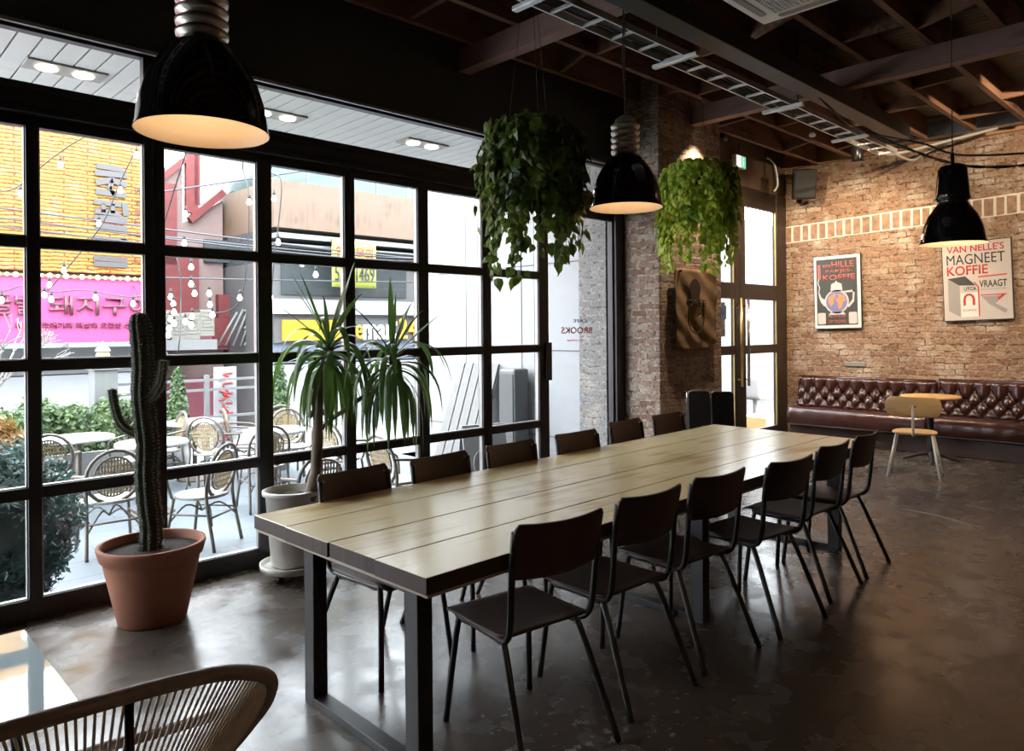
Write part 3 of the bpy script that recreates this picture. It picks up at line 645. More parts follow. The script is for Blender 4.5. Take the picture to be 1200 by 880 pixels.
# red building with a raking roof line
rd = thing('red_building', 'faded red and grey building with leaning fire stairs right of the yellow tiles', 'building', (X(240, 16), 16, ZT-.2))
xl, xr2 = X(176, 15.5), X(313)-.05
W(MB().box((xl, 16, ZT-.2), (xr2, 18, 3.4)), 'lower_wall', M['pinkwall'], rd)
W(MB().prism([(xl, 3.4), (xr2, 3.4), (xr2, Zat(300, 260, 16)), (X(262, 16), Zat(262, 235, 16)), (X(215, 16), Zat(215, 262, 16)), (X(215, 16), Zat(215, 185, 16)), (xl, Zat(180, 215, 16))], frame_of((0, 16, 0), (1, 0, 0), (0, 0, 1)), -2, 0), 'upper_wall', M['pinkwall'], rd)
mb = MB()
for (pa, pb, th) in (((196, 215), (196, 310), .35), ((224, 180), (224, 250), .25), ((222, 258), (262, 225), .14), ((185, 212), (215, 188), .12), ((230, 240), (230, 180), .12), ((212, 300), (212, 372), .7), ((188, 250), (188, 300), .1)):
    a = ony(*pa, 15.9); b = ony(*pb, 15.9); mb.beam(a, b, th, .12, up=(0, 1, 0))
W(mb, 'red_trim', M['redwall'], rd)
mb = MB()
for (p0, p1) in (((256, 345), (284, 372)), ((250, 372), (276, 405))): rect_y(mb, *p0, *p1, 15.8, .15)
W(mb, 'red_panel', M['redwall'], rd)
mb = MB(); rect_y(mb, 182, 385, 318, 408, 15.85, .2); rect_y(mb, 188, 445, 320, 500, 15.85, .2); W(mb, 'dark_shopfront', mat('maroon_shopfront', (0.20, 0.05, 0.07), .6), rd)
mb = MB(); rect_y(mb, 240, 280, 300, 310, 15.9, .1); rect_y(mb, 185, 320, 205, 365, 15.9, .1); W(mb, 'window_glass', M['greywin'], rd)
mb = MB()
for i in range(5):
    a = ony(255+i*9, 405, 15); b = ony(278+i*7, 366-i*3, 15); mb.tube([a, b], .025, 6)
for i in range(4):
    a = ony(286, 425-i*20, 15); b = ony(300, 350+i*4, 15); mb.tube(spline([a, (a+b)/2+Vector((.3, 0, .1)), b], 4), .03, 6)
W(mb, 'stair_rails', M['palegrey'], rd)
# condensers on a ledge
for i, (px, py) in enumerate(((190, 382), (207, 385), (223, 384), (240, 380))):
    a = ony(px, py+14, 14.6)
    t = thing('air_conditioner', 'cream air conditioner condenser, %s of four on the ledge' % ['leftmost', 'second from left', 'third from left', 'rightmost'][i], 'air conditioner', (a.x, 14.6, a.z), 0, 'condensers outside on the ledge')
    MB().box((-.14, -.14, 0), (.14, .14, .52)).build('casing', M['acbox'], t, bevel=.01)
    g = MB()
    for q in range(7): g.tube([(.10*math.cos(a_), -.15, .28+.10*math.sin(a_)) for a_ in [2*PI*j/14 for j in range(14)]] if q == 0 else [(-.11, -.15, .05+q*.07), (.11, -.15, .05+q*.07)], .006, 5, closed=(q == 0))
    g.build('fan_guard', M['grille'], t)
W(MB().box((X(182, 14.5), 14.4, Zat(200, 403, 14.5)-.12), (X(252, 14.5), 15.98, Zat(200, 397, 14.5)-.02)), 'ledge', M['palegrey'], rd)
# cedar clad building and convenience store
cb = thing('cedar_clad_building', 'grey building with teal glass and cedar cladding above the convenience store', 'building', (X(500), YB, ZT-.2))
xc0, xc1 = X(313), X(640)
zc = [Zat(315, 268), Zat(315, 213), Zat(315, 150)]
W(MB().box((xc0, YB+.05, 3.0), (xc1, YB+4, zc[0])), 'upper_facade', M['greywin'], cb)
W(MB().box((xc0, YB-.35, zc[0]), (xc1, YB+4, zc[1])), 'cedar_cladding', M['cladding'], cb)
W(MB().box((xc0, YB-.1, zc[1]), (xc1, YB+4, zc[2])), 'teal_glazing', M['tealglass'], cb)
mb = MB()
for i in range(14): mb.box((xc0+i*.85, YB-.12, zc[1]), (xc0+i*.85+.04, YB-.08, zc[2]))
mb.box((xc0, YB-.12, (zc[1]+zc[2])/2), (xc1, YB-.08, (zc[1]+zc[2])/2+.04)); W(mb, 'glazing_bars', M['whitewall'], cb)
mb = MB(); mb.box((xc0, YB-.5, zc[0]-.22), (xc1, YB+.1, zc[0]-.12)); mb.box((xc0, YB-.45, zc[0]-.35), (xc1, YB+.1, zc[0]-.32)); W(mb, 'canopy', M['palegrey'], cb)
zf0, zf1, zf2 = Zat(420, 400), Zat(420, 369), Zat(420, 353)
W(MB().box((xc0, YB, ZT-.2), (xc1, YB+4, 3.0)), 'lower_facade', M['greyfascia'], cb)
W(MB().box((xc0, YB-.25, zf1), (xc1, YB, zf2)), 'white_band', M['whitewall'], cb)
mb = MB()
for i in range(6): mb.box((xc0+.3+i*1.7, YB-.03, zf2+.1), (xc0+1.7+i*1.7, YB+.04, zc[0]-.5))
W(mb, 'window_glass', M['greywin'], cb)
W(MB().box((xc0, YB-.06, Zat(420, 422)), (xc1, YB+.02, zf0)), 'shopfront_glass', M['bluewin'], cb)
W(MB().box((xc0, YB-.08, ZT-.2), (xc1, YB+.02, Zat(420, 424))), 'shopfront_base', M['whitewall'], cb)
# store sign
ss = thing('store_sign', 'convenience store fascia sign with yellow panels and white letters', 'sign', (X(430), YB-.15, zf0))
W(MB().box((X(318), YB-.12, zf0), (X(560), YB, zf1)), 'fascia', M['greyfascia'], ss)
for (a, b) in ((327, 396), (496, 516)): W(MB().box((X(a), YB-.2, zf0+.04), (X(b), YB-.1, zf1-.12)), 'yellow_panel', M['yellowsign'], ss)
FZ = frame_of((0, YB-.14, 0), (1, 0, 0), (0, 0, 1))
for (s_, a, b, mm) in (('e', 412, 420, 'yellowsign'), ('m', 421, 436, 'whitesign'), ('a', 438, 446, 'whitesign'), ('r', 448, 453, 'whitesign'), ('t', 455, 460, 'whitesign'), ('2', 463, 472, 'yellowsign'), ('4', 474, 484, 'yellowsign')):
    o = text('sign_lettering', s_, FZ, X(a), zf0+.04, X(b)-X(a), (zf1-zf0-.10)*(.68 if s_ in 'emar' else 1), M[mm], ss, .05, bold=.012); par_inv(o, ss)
# hanging banner with numbers
YN = 13.45; a0 = ony(389, 336, YN); a1 = ony(440, 284, YN)
bn = thing('banner', 'fluorescent yellow banner with red and black characters strung across the street', 'banner', (a0.x, YN, a0.z))
FB = frame_of((a0.x, YN, a0.z), (1, 0, 0), (0, 0, 1)); bw_, bh_ = a1.x-a0.x, a1.z-a0.z
mb = MB(); mb.grid(12, 6, lambda u, v: FB(u*bw_, v*bh_, .02*math.sin(u*9))); o = mb.build('cloth', M['banner'], bn, solid=.006); par_inv(o, bn)
o = text('lettering', '임대문의', FB, bw_*.08, bh_*.60, bw_*.84, bh_*.26, M['ink_red'], bn, .01, .03, bold=.01); par_inv(o, bn)
o = text('lettering', '556-1469', FB, bw_*.05, bh_*.12, bw_*.9, bh_*.36, M['ink_black'], bn, .01, .03, bold=.01); par_inv(o, bn)
mb = MB()
for t_ in (0, bw_): mb.tube([FB(t_, bh_, 0), FB(t_, zc[0]-.3-a0.z, 0)], .01, 5)
o = mb.build('hanging_cord', M['cable'], bn); par_inv(o, bn)
# overhead cables
PLN = ['uppermost of three crossing the yellow tiles', 'middle one of three crossing the yellow tiles', 'lowest of three crossing the yellow tiles', 'rising across the red trim toward the teal glass', 'crossing just under the cedar cladding', 'low one in front of the grey upper windows']
for i, (pa, ya, pb, yb, sag) in enumerate(((-30, 240, 640, 315, .25), (-30, 252, 640, 305, .4), (-30, 262, 640, 322, .3), (168, 228, 520, 175, .1), (168, 275, 600, 300, .3), (168, 325, 600, 330, .1))):
    a = ony(pa, ya, 13.97); b = ony(pb, yb, 13.6 if i < 5 else 13.9); mid = (a+b)/2-Vector((0, 1.0, sag))
    o = MB().tube(spline([a, mid, b], 8), .016, 5).build('power_line', M['wire']); tag(o, 'overhead street cable, '+PLN[i], 'cable', 'overhead cables above the street')
# festoon strings
FEST = [([(0, 225), (22, 218), (60, 186), (100, 160), (150, 140)], [(24, 226), (71, 192)]),
        ([(40, 350), (58, 338), (84, 308), (120, 262), (140, 215), (158, 178)], [(52, 345), (58, 333), (75, 316), (116, 261), (141, 222), (160, 181)]),
        ([(-20, 345), (10, 340), (28, 335), (62, 342), (100, 340), (150, 348), (182, 344)], [(2, 351), (60, 350), (112, 348), (156, 355)]),
        ([(186, 290), (206, 300), (212, 350), (200, 420)], [(217, 250), (216, 284), (224, 312), (224, 332), (228, 343), (200, 347), (203, 355), (245, 343), (204, 365)]),
        ([(285, 190), (292, 236), (283, 348), (248, 368)], [(292, 236), (281, 348), (249, 368), (225, 370), (224, 380), (200, 373), (198, 384), (204, 378), (246, 356), (217, 376), (197, 392)]),
        ([(316, 200), (330, 215), (322, 300), (316, 360)], [(321, 232), (326, 283), (354, 308), (317, 347), (370, 321)])]
bp_ = MB(); bp_.lathe([(.0, -.078), (.016, -.074), (.029, -.055), (.029, -.036), (.016, -.006), (.014, 0)], n=10); bproto = bp_.me = None
bmesh_b = bp_.build('bulb', M['bulbout']); 
sk = MB(); sk.lathe([(0, .06), (.014, .058), (.018, .0), (.0, .0)], n=8); bmesh_s = sk.build('socket', M['cable'])
descr = ['uppermost at the left edge of the windows', 'rising over the magenta sign and the yellow tiles', 'hanging level in front of the magenta sign', 'hanging down beside the red trim', 'dropping in front of the cream condensers', 'hanging beside the cedar cladding']
for i, (cp, bs) in enumerate(FEST):
    D = 8.8
    P = [ond(*p, D) for p in cp]
    if i in (3, 4, 5): P = [Vector((P[0].x-.6, 6.49, 3.42))]+P
    if i == 3: P = P+[Vector((P[-1].x+1.0, 13.9, P[-1].z+1.2))]
    t = thing('string_lights', 'festoon string of glowing bulbs %s' % descr[i], 'string lights', P[0], 0, 'festoon lights over the terrace')
    o = MB().tube(spline(P, 6), .008, 5).build('wire', M['cable'], t); par_inv(o, t)
    for (px, py) in bs:
        q = bmesh_b.copy(); COL.objects.link(q); q.parent = t; q.location = ond(px, py-3, D)-P[0]
        q2 = bmesh_s.copy(); COL.objects.link(q2); q2.parent = q; q2.location = (0, 0, 0)
bpy.data.objects.remove(bmesh_b); bpy.data.objects.remove(bmesh_s)

# ================================================================== TERRACE
def leaf_cloud(mb, n, fn, size, rnd=random, elong=1.6, droop=0.0):
    vs = []; fs = []
    for i in range(n):
        c, nrm = fn()
        c = Vector(c); nrm = Vector(nrm)+Vector((rnd.uniform(-1, 1), rnd.uniform(-1, 1), rnd.uniform(-1, 1)))*.8
        nrm.normalize(); u = nrm.orthogonal().normalized(); u.rotate(Matrix.Rotation(rnd.uniform(0, 6.28), 3, nrm)); u = (u+Vector((0, 0, -droop))).normalized(); v = nrm.cross(u).normalized()
        s_ = size*rnd.uniform(.6, 1.3); o = len(vs)
        vs += [c, c+u*s_*elong*.5+v*s_*.5+nrm*.1*s_, c+u*s_*elong, c+u*s_*elong*.5-v*s_*.5+nrm*.1*s_]
        fs.append((o, o+1, o+2)); fs.append((o, o+2, o+3))
    mb.add(vs, fs)
random.seed(11)
# planters and hedge
def ell(c, r):
    def f():
        d = Vector((random.gauss(0, 1), random.gauss(0, 1), random.gauss(0, 1))).normalized(); k_ = random.uniform(.8, 1.03)
        bumpy = 1+.12*math.sin(d.x*9+c[0]*5)*math.sin(d.z*7+d.y*6)
        return (Vector(c)+Vector((d.x*r[0], d.y*r[1], d.z*r[2]))*k_*bumpy, d)
    return f
hx0, hx1 = ony(-60, 480, 10.0).x, ony(152, 480, 10.0).x
hd = thing('hedge', 'long clipped green hedge in a planter along the terrace edge', 'hedge', ((hx0+hx1)/2, 10.0, ZT))
mb = MB(); x = hx0+.2
def rbox(x0, x1, y0, y1, z0_, z1_):
    def f():
        s_ = random.random()
        u, v, w_ = random.random(), random.random(), random.random()
        if s_ < .45: p = (x0+u*(x1-x0), y0, z0_+v*(z1_-z0_)); nn = (0, -1, .2)
        elif s_ < .85: p = (x0+u*(x1-x0), y0+v*(y1-y0), z1_); nn = (0, 0, 1)
        else: p = (x1 if w_ > .5 else x0, y0+u*(y1-y0), z0_+v*(z1_-z0_)); nn = (1 if w_ > .5 else -1, 0, 0)
        j = .07*math.sin(p[0]*7)+.05*math.sin(p[0]*17+p[2]*9)
        return (Vector(p)+Vector((random.gauss(0, .04), j+random.gauss(0, .05), j*.8+random.gauss(0, .04))), nn)
    return f
leaf_cloud(mb, 9000, rbox(hx0, hx1, 9.65, 10.3, .05, .62), .042)
mb.box((hx0+.1, 9.75, 0), (hx1-.1, 10.25, .55))
W(mb, 'foliage', M['hedge'], hd); W(MB().box((hx0, 9.6, ZT), (hx1+.02, 10.35, .12)), 'planter', M['conc'], hd, bevel=.01)
# blue green bush close to the window
c = ond(48, 600, 5.6)
bs = thing('bush', 'dense blue-green rosemary bush right outside the left window', 'bush', (.95, 5.75, ZT))
mb = MB(); leaf_cloud(mb, 9000, ell((.85, 5.85, .25), (.55, .40, .56)), .026, elong=2.4); mb.lathe([(.42*math.sin(PI*i/8), .43*-math.cos(PI*i/8)) for i in range(9)], (.85, 5.85, .25), 12); W(mb, 'foliage', M['rosemary'], bs)
W(MB().lathe([(0, 0), (.24, 0), (.32, .36), (.29, .36), (.27, .3), (0, .3)], (.85, 5.85, ZT), 20), 'pot', M['palegrey'], bs)
c = ond(-4, 520, 6.7)
ob = thing('bush', 'small ochre-leaved shrub at the left edge of the terrace', 'bush', (c.x-.1, c.y, ZT))
mb = MB(); leaf_cloud(mb, 1500, ell((c.x-.1, c.y, .55), (.3, .3, .24)), .045); W(mb, 'foliage', M['orange_leaf'], ob)
mb = MB(); mb.tube([(c.x-.1, c.y, ZT), (c.x-.1, c.y, .5)], .03, 8); mb.lathe([(0, 0), (.2, 0), (.25, .4), (0, .38)], (c.x-.1, c.y, ZT), 16); W(mb, 'pot', M['conc'], ob)
# topiary cones
for (px, pt, pb, d, lab) in ((208, 434, 505, 9.9, 'slim conifer cone in a pot left of the terrace railing'), (327, 418, 505, 10.0, 'taller conifer cone beside the terrace chairs behind the dracaena')):
    a = ond(px, pt, d); r_ = .165
    t = thing('topiary_conifer', lab, 'tree', (a.x, a.y, ZT), 0, 'conifer cones on the terrace')
    zt_ = a.z-ZT; zb_ = .45
    def f():
        h_ = random.random()**1.4; z = zb_+h_*(zt_-zb_); r2 = r_*(1-h_)**.75*random.uniform(.85, 1.05)+.01; th = random.uniform(0, 6.28)
        return ((math.cos(th)*r2, math.sin(th)*r2, z), (math.cos(th), math.sin(th), .6))
    mb = MB(); leaf_cloud(mb, 1600, f, .035); mb.lathe([(r_*.8, zb_), (r_*.55, (zb_+zt_)/2), (0.01, zt_-.03)], n=12); mb.build('foliage', M['cone'], t)
    MB().lathe([(0, 0), (.13, 0), (.17, .34), (.15, .34), (0, .3)], n=18).build('pot', M['conc'], t); MB().tube([(0, 0, .3), (0, 0, .6)], .02, 6).build('trunk', M['bark'], t)
# lantern post
a = ond(121, 465, 9.6)
lp = thing('lantern_post', 'pale pillar topped by a lit garden lantern behind the hedge', 'lamp', (a.x, 10.6, ZT))
q = ony(121, 465, 10.6); zt_ = ony(121, 433, 10.6).z-ZT
lp.location = (q.x, 10.6, ZT)
MB().box((-.14, -.14, 0), (.14, .14, zt_)).build('pillar', M['palegrey'], lp, bevel=.01)
MB().box((-.17, -.17, zt_), (.17, .17, zt_+.05)).build('cap', M['palegrey'], lp)
MB().lathe([(0, 0), (.05, 0), (.07, .03), (.09, .15), (.07, .20), (0, .21)], (0, 0, zt_+.04), 12).build('lantern_glass', M['lantern'], lp)
MB().lathe([(.10, 0), (.08, .04), (.02, .08), (.012, .13), (0, .13)], (0, 0, zt_+.24), 12).build('lantern_roof', M['palegrey'], lp)
# ornamental railing
y = 10.7; xa, xb = ony(128, 460, y).x, ony(322, 460, y).x
rl = thing('railing', 'pale ornamental metal railing along the terrace edge', 'railing', ((xa+xb)/2, y, ZT))
mb = MB()
for z in (.05, .32, .72, .86): mb.box((xa, y-.02, z), (xb, y+.02, z+.035))
W(mb, 'rail', M['palegrey'], rl)
mb = MB(); x = xa
while x < xb-.3:
    cx_ = x+.32
    for k_ in range(5):
        a_ = PI*(k_+.5)/5; mb.tube(spline([(cx_, y, .08), (cx_+.12*math.cos(a_)*1.5, y, .08+.17*math.sin(a_)), (cx_+.20*math.cos(a_), y, .08+.32*math.sin(a_)*.75)], 4), .009, 5)
    mb.tube([(cx_+.06*math.cos(b_), y, .52+.06*math.sin(b_)) for b_ in [2*PI*j/10 for j in range(10)]], .009, 5, closed=True)
    x += .64
W(mb, 'scrollwork', M['palegrey'], rl)
mb = MB(); x = xa
while x <= xb: mb.box((x-.03, y-.03, ZT), (x+.03, y+.03, .95)); x += 1.28
W(mb, 'post', M['palegrey'], rl)
# standing banner in red script
q = ony(264, 470, 10.9)
t = thing('banner_flag', 'white standing banner with red script behind the railing', 'banner', (q.x, 10.9, ZT))
MB().box((-.17, -.01, .1), (.17, .01, 1.35)).build('cloth', M['whitewall'], t); g = frame_of((0, -.012, 0), (1, 0, 0), (0, 0, 1))
mb = MB()
for i in range(7):
    z = .25+i*.15; mb.tube(spline([(-.1, -.02, z), (.05, -.02, z+.05*(-1)**i), (-.04, -.02, z+.09), (.11, -.02, z+.11)], 5), .012, 5)
mb.build('lettering', M['ink_red'], t)
# bare branches at far left
br_ = thing('bare_tree', 'leafless pale branching tree at the left edge of the street', 'tree', ond(-40, 560, 9.2)*1.0); br_.location.z = ZT
mb = MB(); rr = random.Random(4)
def grow(p, d, L, r, n):
    q = p+d*L; mid = (p+q)/2+Vector((rr.uniform(-1, 1), rr.uniform(-1, 1), rr.uniform(-1, 1)))*L*.12
    mb.tube(spline([p, mid, q], 3), [r]*3+[r*.8]*4 if False else r*.85, 5)
    if n:
        for _ in range(3):
            dd = (d+Vector((rr.uniform(-1, 1), rr.uniform(-.7, .7), rr.uniform(-.5, .9)))*.75).normalized(); grow(q, dd, L*.72, r*.62, n-1)
grow(Vector((0, 0, 0)), Vector((.12, 0, 1)), .78, .04, 4); mb.build('branches', mat('bleached_branch', (.16, .14, .125), .7), br_)

# rattan bistro chair (faces +y locally)
def rattan():
    t = thing('rattan_chair', 'x', 'chair')
    mb = MB(); mb.tube([(.21*math.cos(a)*1.0, -.20-.05*math.sin(a), .66+.225*math.sin(a)) for a in [2*PI*i/20 for i in range(20)]], .016, 6, closed=True)
    mb.tube([(.15*math.cos(a), -.20-.04*math.sin(a), .66+.17*math.sin(a)) for a in [2*PI*i/20 for i in range(20)]], .009, 5, closed=True)
    mb.build('back_frame', M['rframe'], t)
    mb = MB()
    for i in range(-6, 7):
        x = i*.0235; h = .165*math.sqrt(max(0, 1-(x/.155)**2))
        if h > .02: mb.beam((x, -.20+.012, .66-h), (x, -.205-.02, .66+h), .013, .006, up=(0, 1, 0))
    for j in range(-3, 4):
        z = j*.045; w_ = .145*math.sqrt(max(0, 1-(z/.165)**2)); mb.beam((-w_, -.21-.1*z, .66+z), (w_, -.21-.1*z, .66+z), .006, .012)
    mb.build('woven_back', M['rattan'], t)
    mb = MB(); P = [(.22*math.cos(a)*(1 if abs(math.cos(a)) < .9 else 1), .22*math.sin(a)) for a in [2*PI*i/24 for i in range(24)]]
    mb.prism(P, lambda a, b, c: Vector((a, b, c)), .43, .455); mb.build('seat', M['cream'], t, bevel=.006)
    for sx in (-1, 1):
        MB().tube([(sx*.18, .15, .44), (sx*.215, .22, 0)], .014, 6).build('leg', M['rframe'], t)
        MB().tube(spline([(sx*.215, -.20, .66), (sx*.20, -.17, .44), (sx*.215, -.25, 0)], 4), .015, 6).build('leg', M['rframe'], t)
        MB().tube(spline([(sx*.21, -.20, .68), (sx*.27, 0, .66), (sx*.24, .17, .62), (sx*.19, .16, .44)], 5), .013, 6).build('armrest', M['rframe'], t)
    mb = MB()
    for sx in (-1, 1):
        mb.tube([(sx*.19, .17, .30), (sx*.19, -.20, .30)], .009, 5)
        mb.tube(spline([(sx*.20, .19, .22), (sx*.08, .1, .36), (0, -.0, .3)], 4), .008, 5); mb.tube(spline([(sx*.20, -.22, .22), (sx*.08, -.12, .36), (0, 0, .3)], 4), .008, 5)
    mb.tube([(-.2, -.2, .28), (.2, -.2, .28)], .009, 5); mb.build('brace', M['rframe'], t)
    return t
rc = rattan()
CH = [(127, 6.3, 8, 'nearest the cactus with its oval back to the window'), (236, 6.1+.35, 48, 'right of the cactus with arms toward the left table'), (56, 7.3, 0, 'behind the rosemary bush at far left'),
      (160, 8.3, 150, 'half hidden behind the cactus stem at the hedge'), (190, 8.9, 100, 'at the left side of the far round table'), (250, 8.7, -35, 'turned to the far round table from its right front'), (286, 9.5, -95, 'right of the far round table near the railing'),
      (308, 7.8, 5, 'with its back to the window left of the dracaena'), (333, 9.55, 175, 'beside the tall conifer cone'), (342, 9.1, 180, 'facing the window behind the dracaena trunk'), (371, 6.1, 0, 'just outside the window behind the white plant pot'),
      (398, 8.2, -60, 'seen through the dracaena leaves'), (466, 7.0, -75, 'rightmost of the terrace chairs')]
for i, (px, d, rot, lab) in enumerate(CH):
    o = rc if i == 0 else copy_tree(rc)
    p = ond(px, 500, d); o.location = (p.x, p.y, ZT); o.rotation_euler = (0, 0, math.radians(rot-12)); o['label'] = 'rattan bistro chair '+lab; o['group'] = 'rattan chairs on the terrace'
def rtable():
    t = thing('round_table', 'x', 'table')
    MB().lathe([(0, .70), (.34, .70), (.35, .71), (.35, .73), (.34, .74), (0, .74)], n=32).build('table_top', M['marble'], t)
    MB().tube([(0, 0, .02), (0, 0, .7)], .03, 10).build('column', M['rframe'], t)
    MB().lathe([(0, 0), (.22, 0), (.2, .02), (.05, .05), (0, .05)], n=20).build('base', M['rframe'], t); return t
rt = rtable()
for i, (px, d, lab) in enumerate(((92, 8.0, 'in front of the hedge at the left'), (228, 9.35, 'left of the railing with chairs around it'), (322, 8.5, 'behind the dracaena'), (178, 7.6, 'half hidden by the cactus'))):
    o = rt if i == 0 else copy_tree(rt); p = ond(px, 500, d); o.location = (p.x, p.y, ZT); o['label'] = 'round white terrace table '+lab; o['group'] = 'round tables on the terrace'
# low wall behind table
st(MB().box((1.9, 9.30, ZT), (3.1, 9.36, .22)), 'wall_planter', M['conc'], 'low grey kerb wall on the terrace')
# bleached pallet boards leaning on the white wall, grey cabinet, A sign
t = thing('pallet', 'bleached timber pallet leaning against the white outside wall', 'pallet', (5.8, 6.9, ZT))
for i in range(5):
    mb = MB(); y0 = -.36+i*.155; mb.hexa([(-.22, y0, 0), (-.19, y0, 0), (-.19, y0+.135, 0), (-.22, y0+.135, 0), (.19, y0-.10, 1.45), (.22, y0-.10, 1.45), (.22, y0+.035, 1.45), (.19, y0+.035, 1.45)]); mb.build('board', M['bleached'], t)
mb = MB()
for z in (.25, 1.1):
    xx = -.19+.41*z/1.45; mb.beam((xx+.02, -.42, z), (xx+.02, .35, z), .03, .07)
mb.build('batten', M['bleached'], t)
t = thing('electric_cabinet', 'narrow pale grey cabinet standing by the white outside wall', 'cabinet', (5.88, 6.05, ZT))
MB().box((-.12, -.12, .55), (.12, .14, 1.42)).build('body', M['palegrey'], t, bevel=.03); MB().box((-.06, -.05, 0), (.06, .05, .55)).build('stand', M['palegrey'], t); MB().box((-.13, -.1, .6), (-.12, .12, 1.36)).build('door', M['joint'], t)
t = thing('sandwich_board', 'low white sandwich board with a round emblem outside the folding panel', 'sign', (5.25, 5.9, ZT), math.radians(-18))
mb = MB(); mb.hexa([(-.25, -.22, 0), (.25, -.22, 0), (.25, -.20, 0), (-.25, -.20, 0), (-.25, -.02, .85), (.25, -.02, .85), (.25, 0, .85), (-.25, 0, .85)]); mb.hexa([(-.25, .20, 0), (.25, .20, 0), (.25, .22, 0), (-.25, .22, 0), (-.25, .0, .85), (.25, .0, .85), (.25, .02, .85), (-.25, .02, .85)]); mb.build('board', M['whitewall'], t)
mb = MB(); fq = frame_of((0, -.125, .45), (1, 0, 0), (0, .2/.85, 1)); mb.tube([fq(.16*math.cos(a), .16*math.sin(a), .012) for a in [2*PI*j/24 for j in range(24)]], .008, 5, closed=True); mb.tube([fq(-.1, 0, .012), fq(.1, .0, .012)], .012, 5); mb.tube([fq(0, -.1, .012), fq(0, .1, .012)], .012, 5); mb.build('emblem', M['grille'], t)
# iron gate behind the white wall edge
q = ony(504, 460, 8.4)
t = thing('iron_gate', 'ornamental iron gate panel at the far end of the white wall', 'gate', (q.x, 8.4, ZT))
mb = MB()
for x in (-.1, .1): mb.box((x-.015, -.015, 0), (x+.015, .015, 1.55))
for z in (.1, .55, 1.0, 1.5): mb.box((-.1, -.01, z), (.1, .01, z+.02))
for z in (.32, .78, 1.25): mb.tube([(.06*math.cos(a), 0, z+.14*math.sin(a)) for a in [2*PI*j/14 for j in range(14)]], .008, 5, closed=True)
mb.build('panel', M['palegrey'], t)
# seen through the entrance doors
t = thing('cardboard_box', 'orange-brown cardboard box outside the right door leaf', 'box', (11.7, 6.02, ZT)); MB().box((-.35, -.25, 0), (.35, .25, .38)).build('carton', M['box'], t, bevel=.005)
MB().box((-.03, -.252, .0), (.03, .252, .382)).build('tape', M['brass'], t)
t = thing('pedestal_stand', 'pale round-cornered stool seen through the right door leaf', 'stand', (12.6, 6.60, ZT)); MB().box((-.2, -.2, .55), (.2, .2, 1.0)).build('body', M['conc'], t, bevel=.08, seg=4); MB().tube([(0, 0, 0), (0, 0, .6)], .05, 10).build('column', M['conc'], t)
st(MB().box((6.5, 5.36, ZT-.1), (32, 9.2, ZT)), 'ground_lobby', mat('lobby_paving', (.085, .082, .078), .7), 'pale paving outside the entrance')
# ================================================================== COMMUNAL TABLE
tb = thing('communal_table', 'long oiled pine communal table on black steel frames down the middle of the room', 'table', (3.48, 2.5, 0))
TZ0, TZ1 = .694, .752
def xe(y): return 1.43-.02*(y-1.9)/1.2
nearL, farL = (1.445, 1.902), (1.415, 3.108)
nearR, farR = (5.44, 1.955), (5.50, 3.262)
fr_ = [0, .262, .541, .80, 1.0]   # plank edges from the near side
fr_ = [0, .245, .493, .768, 1.0]
for i in range(4):
    a, b = fr_[i]+.0018, fr_[i+1]-.0018
    def L(P, Q, t): return (P[0]+(Q[0]-P[0])*t, P[1]+(Q[1]-P[1])*t)
    p = [L(nearL, farL, a), L(nearR, farR, a), L(nearR, farR, b), L(nearL, farL, b)]
    e = (0.0, .004, -.002, .003)[i]; p[0] = (p[0][0]+e, p[0][1]); p[3] = (p[3][0]+e, p[3][1])
    mb = MB(); z0 = TZ0; 
    mb.hexa([(x_, y_, z0) for x_, y_ in p]+[(x_, y_, TZ1) for x_, y_ in p])
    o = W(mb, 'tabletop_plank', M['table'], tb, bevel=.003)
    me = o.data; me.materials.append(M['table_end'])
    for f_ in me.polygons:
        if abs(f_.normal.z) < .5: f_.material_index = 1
mb = MB(); ins = .012
pp = [(nearL[0]+ins, nearL[1]+ins), (nearR[0]-ins, nearR[1]+ins), (farR[0]-ins, farR[1]-ins), (farL[0]+ins, farL[1]-ins)]
mb.hexa([(a, b, TZ0-.014) for a, b in pp]+[(a, b, TZ0-.0005) for a, b in pp]); o = W(mb, 'underlay', M['pale'], tb); o['label'] = 'pale plywood edge under the planks'
for x, y0, y1 in ((1.545, 2.045, 2.84), (3.42, 2.08, 2.88), (5.20, 2.10, 2.95)):
    mb = MB(); t_ = .075
    mb.box((x-.0325, y0, .0), (x+.0325, y0+t_, TZ0-.014)); mb.box((x-.0325, y1-t_, .0), (x+.0325, y1, TZ0-.014))
    mb.box((x-.0325, y0+t_, .0), (x+.0325, y1-t_, .035)); mb.box((x-.0325, y0+t_, TZ0-.06), (x+.0325, y1-t_, TZ0-.014))
    W(mb, 'leg_frame', M['steel'], tb, bevel=.003)

